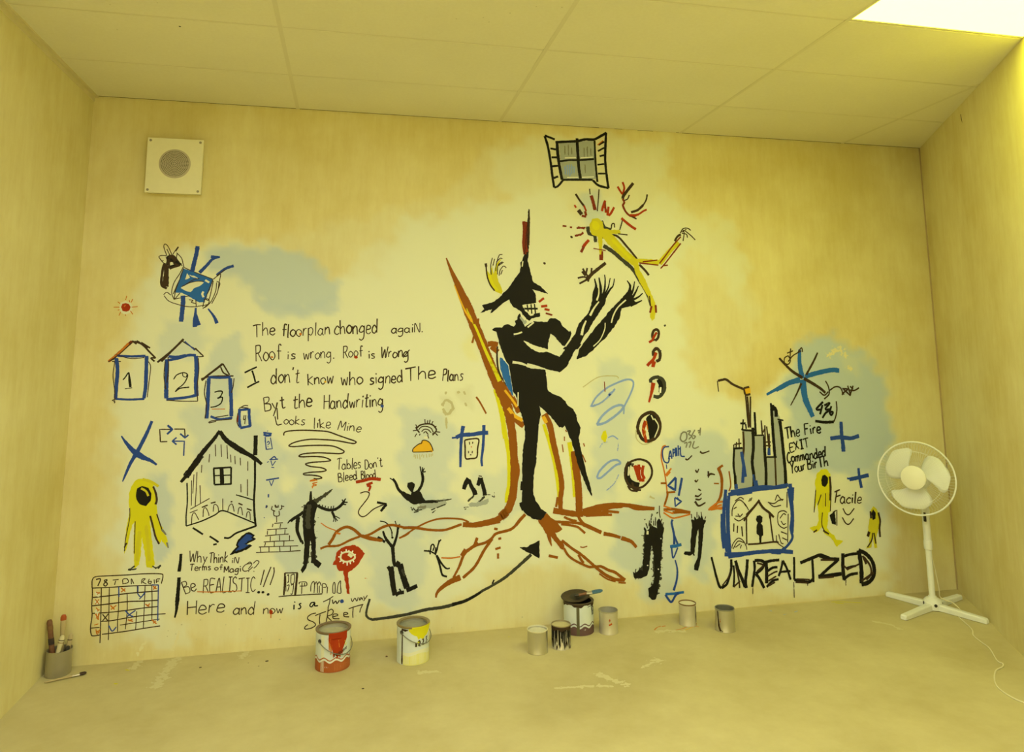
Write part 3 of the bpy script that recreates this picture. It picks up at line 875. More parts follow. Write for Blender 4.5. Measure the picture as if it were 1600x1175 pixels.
# ------------------------------------------------------------------ pedestal fan
def fan():
    F = Vector((4.950, -0.285, 0.0))
    t = empty('pedestal_fan', F)
    tag(t, 'white pedestal fan on a cross-shaped base in the right corner', 'fan')
    a0 = math.radians(21)
    for k in range(4):
        a = a0 + k * PI / 2
        d = Vector((math.cos(a), math.sin(a), 0)); s = Vector((-d.y, d.x, 0))
        M = axis_matrix((0, 0, 0), d, s)
        L0, L1 = 0.03, (0.325, 0.292, 0.338, 0.308)[k]
        bm = bmesh.new()
        w0, w1, h0, h1 = 0.020, 0.0185, 0.040, 0.030
        vs_ = []
        for q, (L, w_, h_) in enumerate(((L0, w0, h0), (L1 - .008, w1, h1), (L1, w1 * .8, h1 * .7))):
            for (x, z) in ((-w_, 0.002), (-w_, h_ - .006), (-w_ + .006, h_), (w_ - .006, h_), (w_, h_ - .006), (w_, 0.002)):
                vs_.append(bm.verts.new(d * L + s * x + Vector((0, 0, z))))
        for q in range(2):
            for i in range(6):
                j = (i + 1) % 6
                bm.faces.new((vs_[q * 6 + i], vs_[q * 6 + j], vs_[q * 6 + 6 + j], vs_[q * 6 + 6 + i]))
        bm.faces.new(vs_[:6][::-1]); bm.faces.new(vs_[12:])
        leg = obj('leg', bm, M_white, t, bevel=0.002)
        bm = bmesh.new(); add_lathe(bm, [(0.010, 0.0), (0.010, 0.004)], 16, Matrix.Translation(d * (L1 - .03)))
        obj('foot_pad', bm, M_dark, leg)
    bm = bmesh.new()
    add_lathe(bm, [(0.050, 0.004), (0.052, 0.030), (0.050, 0.052), (0.038, 0.064), (0.024, 0.070), (0.022, 0.078), (0.0, 0.078)], 40, cap=False)
    hub = obj('base_hub', bm, M_white, t, smooth=True)
    for k in range(4):
        a = a0 + PI / 4 + k * PI / 2
        d = Vector((math.cos(a), math.sin(a), 0))
        bm = bmesh.new(); add_lathe(bm, [(0.009, -0.002), (0.009, 0.0015), (0.0, 0.0015)], 16, axis_matrix(d * 0.0515 + Vector((0, 0, 0.034)), d), cap=False)
        obj('bolt_hole', bm, M_dark, hub)
    bm = bmesh.new(); add_tube(bm, [(0, 0, 0.06), (0, 0, 0.42)], 0.0175, 24)
    obj('lower_pole', bm, M_white, t, smooth=True)
    bm = bmesh.new(); add_lathe(bm, [(0.018, 0.345), (0.0235, 0.350), (0.025, 0.385), (0.0235, 0.402), (0.018, 0.405)], 32)
    obj('height_collar', bm, M_white, t, smooth=True)
    bm = bmesh.new(); add_tube(bm, [(0, 0, 0.40), (0, 0, 0.56)], 0.0215, 24)
    obj('upper_pole', bm, M_white, t, smooth=True)
    # head
    Hc = Vector((-0.128, -0.093, 0.792))
    to_cam = (CAM_POS - (F + Hc)).normalized()
    ax = Vector((to_cam.x - 0.36, to_cam.y, 0.20)).normalized()
    M = axis_matrix(Hc, ax, Vector((0, 0, 1)).cross(ax))
    def head(nm, bm, mat, parent=None, **k):
        return obj(nm, bm, mat, parent or t, **k)
    bm = bmesh.new()
    add_lathe(bm, [(0.0, -0.165), (0.030, -0.163), (0.052, -0.145), (0.060, -0.11), (0.060, -0.075), (0.052, -0.058), (0.0, -0.056)], 40, M, cap=False)
    motor = head('motor_housing', bm, M_white, smooth=True)
    back = M @ Vector((0, 0, -0.11))
    bm = bmesh.new()
    add_tube(bm, [(0, 0, 0.53), (0, 0, 0.60), back * 0.5 + Vector((0, 0, 0.33)), back], [0.0215, 0.023, 0.025, 0.027], 20)
    head('neck', bm, M_white, smooth=True)
    bm = bmesh.new(); add_box(bm, (-0.028, -0.024, 0.545), (0.012, 0.014, 0.055))
    head('tilt_clip', bm, M_dark, bevel=0.003)
    R_ = 0.213
    def ring(r, z, th, parent, nm='guard_ring'):
        bm = bmesh.new()
        add_tube(bm, [M @ Vector((r * math.cos(2 * PI * i / 96), r * math.sin(2 * PI * i / 96), z)) for i in range(96)], th, 8, closed=True)
        return head(nm, bm, M_white, parent, smooth=True)
    rim = ring(R_, 0.0, 0.0052, None, 'guard_rim')
    # front and rear wire guards
    for nm, sgn, dep, r0 in (('front_guard', 1, 0.062, 0.066), ('rear_guard', -1, 0.060, 0.058)):
        bm = bmesh.new()
        for i in range(72):
            a = 2 * PI * i / 72
            pts = []
            for q in range(7):
                f = q / 6
                r = r0 + (R_ - r0) * f
                z = sgn * dep * math.sqrt(max(0, 1 - f ** 2.6))
                pts.append(M @ Vector((r * math.cos(a + f * .06), r * math.sin(a + f * .06), z)))
            add_tube(bm, pts, 0.00065, 4, cap=False)
        for r, z in ((0.155, sgn * dep * .84),):
            add_tube(bm, [M @ Vector((r * math.cos(2 * PI * i / 64), r * math.sin(2 * PI * i / 64), z)) for i in range(64)], 0.001, 6, closed=True)
        head(nm, bm, M_white, smooth=True)
    bm = bmesh.new()
    add_lathe(bm, [(0.068, 0.054), (0.070, 0.058), (0.069, 0.064), (0.060, 0.070), (0.0, 0.072)], 48, M, cap=False)
    head('hub_badge', bm, plain('cream_hub_badge', (0.86, 0.84, 0.72), 0.4, vary=0.02), smooth=True)
    bm = bmesh.new()
    add_lathe(bm, [(0.0, 0.036), (0.034, 0.034), (0.042, 0.026), (0.043, -0.012), (0.0, -0.014)], 40, M, cap=False)
    spin = head('propeller_hub', bm, M_fanblade, smooth=True)
    bm = bmesh.new(); add_tube(bm, [M @ Vector((0, 0, -0.06)), M @ Vector((0, 0, 0.0))], 0.006, 12)
    head('shaft', bm, M_dark)
    for k in range(3):
        a0_ = math.radians(153 + 120 * k)
        bm = bmesh.new()
        N, Kk = 14, 10
        grid = []
        for i in range(N + 1):
            f = i / N
            r = 0.036 + (0.190 - 0.036) * f
            half = (0.46 + 0.32 * math.sin(min(1, f * 1.15) * PI * .62)) * (1.0 if f < .75 else math.sqrt(max(0.03, 1 - ((f - .75) / .25) ** 2.2)))
            sweep = 0.38 * f ** 1.4
            row = []
            for j in range(Kk + 1):
                g = j / Kk * 2 - 1
                a = a0_ - sweep + g * half
                z = -0.022 * g * (1 - .45 * f) + 0.008 * (1 - g * g) + 0.004
                row.append(bm.verts.new(M @ Vector((r * math.cos(a), r * math.sin(a), z))))
            grid.append(row)
        for i in range(N):
            for j in range(Kk):
                bm.faces.new((grid[i][j], grid[i + 1][j], grid[i + 1][j + 1], grid[i][j + 1]))
        o = head('blade', bm, M_fanblade, smooth=True)
        sm = o.modifiers.new('thickness', 'SOLIDIFY'); sm.thickness = 0.002
    # flex: down behind the pole, under the base, then across the floor
    pts = [Vector((0.022, 0.012, 0.50)), Vector((0.026, 0.014, 0.40))]
    def loc(px, py, z):
        p = on_floor(px, py, z); return Vector((p.x - F.x, p.y - F.y, z))
    pts += [Vector((0.032, 0.012, 0.30)), Vector((0.050, 0.012, 0.20)), Vector((0.072, 0.022, 0.10)), Vector((0.085, 0.035, 0.055)), Vector((0.104, 0.012, 0.0385)), Vector((0.112, -0.035, 0.0385)), Vector((0.118, -0.085, 0.006))]
    for px, py in ((1497, 962), (1508, 973), (1519, 984), (1521, 993), (1533, 1003), (1546, 1013), (1558, 1032), (1567, 1037), (1566, 1042), (1556, 1048), (1554, 1062), (1560, 1075), (1580, 1089), (1600, 1098), (1640, 1112), (1720, 1150)):
        pts.append(loc(px, py, 0.0035))
    sp = [Vector(p) for p in spline(pts, 6)]
    for p in sp: p.z = max(p.z, 0.0032)
    bm = bmesh.new(); add_tube(bm, sp, 0.0031, 8)
    o = obj('power_cord', bm, plain('cream_flex', (0.84, 0.78, 0.56), 0.45, vary=0.02), t, smooth=True)
fan()

# ------------------------------------------------------------------ the mural on the back wall
mural = empty('mural', (2.6, 0.0, 1.2))
tag(mural, 'large wall mural of a black figure in a pointed hat, handwriting and small drawings', 'mural')

FONT = {   # width; strokes on a grid, cap height 9, x-height 5
 'a': (5, '4,4 2,5 0,3 0,1 2,0 4,2 4,5 4,1 5,0'), 'b': (4.5, '0,9 0,0/0,3 2,5 4,3 4,1 2,0 0,1'),
 'c': (4, '4,4 2,5 0,3 0,1 2,0 4,1'), 'd': (5, '4,3 2,5 0,3 0,1 2,0 4,2/4,9 4,4 4.2,0'),
 'e': (4.2, '0,2.5 3.6,3 3,5 1,5 0,3 0,1 2,0 4,1'), 'f': (4, '4,8 3,9 2,8 2,0/0.3,5 4,5'),
 'g': (5, '4,4 2,5 0,3 0,1.5 2,1 4,2.5 4,5 4,-2 2,-4 0,-3'), 'h': (4.6, '0,9 0,0/0,3 2,5 3.5,4 4,0'),
 'i': (1.8, '.8,5 .8,0/.8,7 .9,7.5'), 'k': (4.5, '0,9 0,0/3.5,5.5 0.3,2.5 4,0'), 'l': (1.8, '.6,9 .6,0.5 1.2,0'),
 'm': (6, '0,5 0,0/0,3.5 1.5,5 2.5,4 2.5,0/2.5,3.5 4,5 5,4 5.2,0'), 'n': (4.6, '0,5 0,0/0,3 2,5 3.5,4 4,0'),
 'o': (4.4, '2,5 0,3.5 0,1.5 2,0 4,1.5 4,3.5 2,5'), 'p': (4.5, '0,5 0,-4/0,4 2,5 4,3.5 3.5,1 2,0 0,1'),
 'r': (3.4, '0,5 0,0/0,3 1.5,5 3,4.8'), 's': (3.8, '3.5,4.5 1.5,5 0.5,4 1.5,2.8 3,2 3,0.5 1,0 0,0.6'),
 't': (3.8, '1.8,8 1.5,1 2.5,0 3.5,.6/0,5.5 3.6,5.9'), 'u': (5, '0,5 0,1 1.5,0 3.5,1.5 4,5/4,5 4,1 4.6,0'),
 'w': (5.6, '0,5 1.2,0 2.6,4 4,0 5.2,5'), 'y': (4.6, '0,5 1.8,1/4,5 2.4,1 0,-4'),
 'T': (6, '0,8.6 3,9 6,9/3,9 2.8,0'), 'F': (4.6, '0,9 0,0/0,9 4.5,9/0,5 3.5,5'), 'R': (5.2, '0,9 0,0/0,9 3.5,9 4,7 3,5 0,4.6/1.8,4.6 5,0'),
 'K': (4.8, '0,9 0,0/4.5,7 .3,3.6 4.6,0'), 'P': (4.4, '0,9 0,0/0,9 3.4,9 4,7 3,5 0,4.6'), 'B': (4.8, '0,9 0,0/0,9 3.4,8.6 3.4,6 0,5/0,5 4.4,4 4,0.6 0,0'),
 'H': (5.4, '0,9 0,0/5,9 5,0/0,4.6 5,4.8'), 'L': (4, '0,9 0,0 4,0'), 'M': (6.4, '0,0 .6,9 3,3 5.4,9 6,0'), 'D': (5.2, '0.4,9 0.4,0/0,9 3,8.6 5,6 4.6,2 2.6,0.2 0.2,0'),
 'W': (6.8, '0,9 1.4,0 3.4,6.6 5,0 6.6,9'), 'A': (5.2, '0,0 2.6,9 5,0/.9,3.4 4.2,3.6'), 'E': (4.6, '4.4,9 0,8.8 0,0 4.6,.2/0,4.8 3.6,5'),
 'I': (3.6, '0,9 3.6,9/1.8,9 1.8,0/0,0 3.6,0'), 'S': (4.4, '4.2,8 2.4,9 .4,7.6 1,5.4 3.4,4.2 4,1.8 2,0 0,1'), 'C': (4.8, '4.6,8 2.6,9 .4,6.4 .2,2.6 2,0 4.8,1.4'),
 'N': (5, '0,0 .2,9 4.4,0 4.8,9'), 'Y': (5, '0,9 2.4,4.6/5,9 2.4,4.6 1.6,-1'),
 'X': (4.8, '0,9 4.6,0/4.6,9 0,0'),
 '.': (1.8, '.7,0 .9,.4'), "'": (1.6, '.8,9 .6,7.4'),
}

def px_scale(x, y):
    a, b = on_wall(x - 2, y), on_wall(x + 2, y)
    return math.hypot(a[0] - b[0], a[1] - b[1]) / 4

GLOBAL_LAYER = [0]
class WallStrokes(Strokes):
    def __init__(self):
        base = GLOBAL_LAYER[0]
        super().__init__(lambda u, v, k: (u - 2.6, -(0.0008 + (base + k) * 1.2e-6), v - 1.2))
    def close(self):
        GLOBAL_LAYER[0] += self.k + 1

def widen(px):
    return max(1.45, px * (1.35 if px < 2.2 else 1.35 - min(.2, (px - 2.2) * .08)))

def wall_pts(raw, w0, w1, org, straight):
    """crop coordinates -> wall coordinates with a width at each point"""
    ox, oy, s = org
    n = len(raw)
    pts = []
    for i, q in enumerate(raw):
        wd = q[2] if len(q) > 2 else w0 + (w1 - w0) * (i / max(1, n - 1))
        x, y = ox + q[0] / s, oy + q[1] / s
        X, Z = on_wall(x, y)
        pts.append((X, Z, widen(wd / s) * px_scale(x, y)))
    if n == 2 and math.hypot(pts[1][0] - pts[0][0], pts[1][1] - pts[0][1]) < pts[0][2]:      # a dab rather than a line
        (x0, y0, w_), (x1, y1, _) = pts
        L = math.hypot(x1 - x0, y1 - y0) or 1e-6
        dx, dy, cx, cy = (x1 - x0) / L, (y1 - y0) / L, (x0 + x1) / 2, (y0 + y1) / 2
        h = (w_ * .9 + L * .5) / 2
        return [(cx + dx * h * t, cy + dy * h * t, w_ * math.sqrt(max(.04, 1 - t * t))) for t in (-1, -.8, -.4, 0, .4, .8, 1)]
    if straight or n < 3:
        out = []
        for a, b in zip(pts, pts[1:]):
            for k in range(5):
                t = k / 5; out.append(tuple(a[c] + (b[c] - a[c]) * t for c in range(3)))
        return out + [pts[-1]]
    return [tuple(p) for p in spline(pts, 7)]

def rough_outline(pts, amp):
    """subdivide a closed outline and roughen it like a brushed edge"""
    out = []
    n = len(pts)
    for i in range(n):
        a, b = pts[i], pts[(i + 1) % n]
        L = math.hypot(b[0] - a[0], b[1] - a[1])
        m = max(1, int(L / 0.010))
        for k in range(m):
            t = k / m
            j = amp if k else amp * .4
            out.append((a[0] + (b[0] - a[0]) * t + rnd.uniform(-j, j), a[1] + (b[1] - a[1]) * t + rnd.uniform(-j, j)))
    return out

def parse_pts(txt):
    return [tuple(float(c) for c in t.split(',')) for t in txt.split()]

def draw_mural(text):
    cur = {'m': None, 'S': None, 'name': None}
    org = (0, 0, 1)
    def flush():
        S = cur['S']
        if S is not None and S.v:
            S.build(cur['name'], cur['m']); S.close()
        cur['S'] = None
    def sub(nm):
        flush(); cur['S'] = WallStrokes(); cur['name'] = nm
    for ln in text.splitlines():
        ln = ln.strip()
        if not ln: continue
        if ln[0] == '#':
            flush()
            nm, label = [q.strip() for q in ln[1:].split('|')]
            e = empty(nm); e.parent = mural; e['label'] = label
            cur['m'] = e; sub('brushwork')
        elif ln[0] == '>':
            org = tuple(float(q) for q in ln[1:].split())
        elif ln[0] == '=':
            sub(ln[1:].strip())
        elif ln.startswith('T '):
            sub('word')
            _, m_, wd, cap, p0, p1, word = ln.split(None, 6)
            a, b = parse_pts(p0)[0], parse_pts(p1)[0]
            u = float(cap) / 9.0
            tot = sum(FONT[c][0] + 1.1 for c in word) - 1.1
            L = math.hypot(b[0] - a[0], b[1] - a[1])
            dx, dy = (b[0] - a[0]) / L, (b[1] - a[1]) / L
            sx = L / tot
            pos = 0.0
            for c in word:
                wc, st = FONT[c]
                sc = 1 + rnd.uniform(-.08, .08); oy = rnd.uniform(-.4, .4); sl = rnd.uniform(0.0, .14)
                for part in st.split('/'):
                    raw = []
                    for gx, gy in parse_pts(part):
                        gx += rnd.uniform(-.18, .18); gy = gy * sc + oy + rnd.uniform(-.18, .18)
                        hx = (pos + gx) * sx + sl * gy * u
                        raw.append((a[0] + dx * hx + dy * gy * u, a[1] + dy * hx - dx * gy * u))
                    w_ = float(wd) * rnd.uniform(.75, 1.15)
                    cur['S'].ribbon(wall_pts(raw, w_, w_ * rnd.uniform(.7, 1.0), org, False), P[m_])
                pos += wc + 1.1
            sub('brushwork')
        else:
            S = cur['S']
            head, pts = ln.split(':', 1)
            toks = head.split()
            m_ = toks[0]; spec = toks[1]
            if spec in ('f', 'F'):
                for part in pts.split('/'):
                    q = [on_wall(org[0] + p[0] / org[2], org[1] + p[1] / org[2]) for p in parse_pts(part)]
                    q = rough_outline(q, 0.0022)
                    S.fill(q, P[m_], edge=0.0045)
            else:
                alpha = 1.0
                if 'a' in spec:
                    spec, al = spec.split('a'); alpha = float(al)
                soft = 's' in spec; straight = 'p' in spec
                spec = spec.replace('s', '').replace('p', '')
                w0, w1 = (float(q) for q in spec.split('-')) if '-' in spec else (float(spec), float(spec))
                for part in pts.split('/'):
                    S.ribbon(wall_pts(parse_pts(part), w0, w1, org, straight), P[m_], soft, alpha, jit=0.16)
    flush()

# --- the washes of cream and pale blue the drawings are painted over
WASH = [  # colour, feather in photo pixels, strength, outline read off the photograph
 ('c', 26, .30, '470,360 600,330 700,300 780,215 1040,215 1060,330 1150,360 1180,520 1120,640 1400,520 1400,900 1200,955 700,985 160,1010 150,800 170,560 220,440'),
 ('c', 34, .95, '185,700 176,640 196,560 215,500 244,410 290,380 420,380 520,440 590,420 640,350 740,330 830,300 870,295 900,330 960,310 1010,330 1030,320 1060,330 1078,360 1062,440 1068,560 1100,612 1180,640 1235,560 1300,540 1350,600 1380,640 1384,720 1390,800 1386,890 1290,915 1180,915 1060,905 990,915 900,890 830,880 770,900 690,950 600,958 500,950 380,955 280,945 240,985 205,1000 196,900 170,850 190,780'),
 ('c', 22, .55, '780,235 850,210 960,213 1030,222 1048,262 1030,300 1090,330 1140,352 1165,420 1150,470 1120,400 1080,380 1000,350 900,330 830,330 770,300'),
 ('c', 16, .30, '1075,355 1130,380 1165,440 1195,480 1190,520 1150,470 1110,430 1080,420'),
 ('c', 26, .6, '560,400 640,345 720,325 840,310 900,400 1060,400 1060,600 900,700 600,600 500,520'),
 ('c', 20, .5, '1190,930 1210,915 1400,905 1395,925 1300,935'),
 ('c', 14, .5, '250,960 300,975 300,1010 240,1015'),
 ('b', 18, .62, '318,392 350,390 420,388 470,396 510,420 528,445 520,470 470,490 430,478 360,430 330,420'),
 ('b', 16, .55, '400,470 450,476 520,470 530,486 470,496 420,488'),
 ('b', 16, .35, '255,500 300,500 330,530 300,560 250,560'),
 ('b', 18, .45, '335,540 370,520 385,560 370,620 340,650 320,600'),
 ('b', 22, .40, '280,640 400,640 440,700 440,800 400,830 340,790 300,700'),
 ('b', 16, .55, '236,740 262,735 272,790 264,860 244,890 236,820'),
 ('b', 22, .50, '440,770 480,745 540,770 560,830 520,900 450,900 430,850'),
 ('b', 22, .42, '630,640 700,640 720,690 700,760 650,800 620,720'),
 ('b', 22, .40, '560,830 600,800 650,820 672,900 640,950 590,940'),
 ('b', 18, .35, '440,720 470,700 500,740 470,780'),
 ('b', 18, .40, '600,780 700,770 740,800 680,840 610,830'),
 ('b', 18, .30, '740,740 810,730 830,790 780,820 740,800'),
 ('b', 22, .40, '935,560 990,580 985,700 960,780 920,760 930,660'),
 ('b', 22, .50, '960,800 1050,770 1070,840 1050,930 1010,940 960,870'),
 ('b', 22, .55, '1040,690 1130,665 1150,730 1120,820 1110,910 1080,900 1060,800'),
 ('b', 26, .85, '1240,545 1300,518 1340,545 1380,590 1392,660 1384,720 1330,745 1270,740 1240,680 1225,620'),
 ('b', 20, .4, '1350,730 1392,720 1392,800 1360,820'),
 ('b', 14, .45, '905,300 935,300 945,340 925,355 905,340'),
 ('d', 14, .35, '1310,545 1345,560 1340,590 1320,580'),
 ('y', 16, .30, '722,535 740,525 745,560 725,565'),
 ('o', 12, .20, '690,620 705,620 712,650 695,660'),
 ('o', 10, .18, '712,615 735,605 738,640 722,630'),
]
def build_wash():
    step = 6.0
    xs_ = np.arange(120, 1434, step); ys_ = np.arange(190, 1030, step)
    GXX, GYY = np.meshgrid(xs_, ys_)
    wob = (np.sin(GXX * .061 + 1.3 * np.sin(GYY * .043)) + np.sin(GYY * .083 + 1.7 * np.sin(GXX * .037)) + .7 * np.sin((GXX + GYY) * .17) + .7 * np.sin((GXX - 1.3 * GYY) * .141)) * 4.0
    nr = np.random.RandomState(4)
    wob = wob + nr.uniform(-1.5, 1.5, GXX.shape)
    cols = {'c': (0.80, 0.82, 0.68), 'b': (0.53, 0.625, 0.70), 'd': (0.76, 0.75, 0.56), 'y': (0.80, 0.75, 0.2), 'o': (0.45, 0.42, 0.25)}
    A = np.zeros_like(GXX); Cc = np.zeros(GXX.shape + (3,)) + np.array(cols['c'])
    for c, feather, strength, txt in WASH:
        feather *= 0.9
        if c == 'b': strength = min(1, strength * 1.35)
        poly = parse_pts(txt)
        inside = np.zeros(GXX.shape, bool); dist = np.full(GXX.shape, 1e9)
        n = len(poly)
        for i in range(n):
            (x0, y0), (x1, y1) = poly[i], poly[(i + 1) % n]
            cond = (y0 > GYY) != (y1 > GYY)
            with np.errstate(divide='ignore', invalid='ignore'):
                xi = (x1 - x0) * (GYY - y0) / (y1 - y0 if y1 != y0 else 1e-9) + x0
            inside ^= cond & (GXX < xi)
            L2 = (x1 - x0) ** 2 + (y1 - y0) ** 2
            t = np.clip(((GXX - x0) * (x1 - x0) + (GYY - y0) * (y1 - y0)) / L2, 0, 1)
            dist = np.minimum(dist, np.hypot(GXX - x0 - t * (x1 - x0), GYY - y0 - t * (y1 - y0)))
        sd = np.where(inside, dist, -dist) + wob * min(1.0, feather / 22)
        q = np.clip(sd / feather + .5, 0, 1); q = q * q * (3 - 2 * q) * strength
        newA = q + A * (1 - q)
        w_ = np.where(newA > 1e-6, q / np.maximum(newA, 1e-6), 0)[..., None]
        Cc = Cc * (1 - w_) + np.array(cols[c]) * w_
        A = newA
    ny, nx = GXX.shape
    keep = {}
    verts, al, col, faces = [], [], [], []
    def vid(j, i):
        k = j * nx + i
        if k not in keep:
            X, Z = on_wall(xs_[i], ys_[j])
            keep[k] = len(verts); verts.append((X - 2.6, -0.0006, Z - 1.2)); al.append(float(A[j, i])); col.extend([*Cc[j, i], 1.0])
        return keep[k]
    for j in range(ny - 1):
        for i in range(nx - 1):
            if A[j:j + 2, i:i + 2].max() > .01:
                faces.append((vid(j, i), vid(j, i + 1), vid(j + 1, i + 1), vid(j + 1, i)))
    verts_ok = [(x, y, max(z, 0.004 - 1.2)) for x, y, z in verts]
    me = bpy.data.meshes.new('background_wash')
    me.from_pydata(verts_ok, [], faces)
    me.attributes.new('a', 'FLOAT', 'POINT').data.foreach_set('value', al)
    me.attributes.new('wash', 'FLOAT_COLOR', 'POINT').data.foreach_set('color', col)
    m = mottled('painted_over_wallpaper', *PAPER, ref=wall_back, wash=True)
    o = link('background_wash', me, mural, (m,))
    o['label'] = 'patchy cream and pale blue wash behind the drawings'
build_wash()

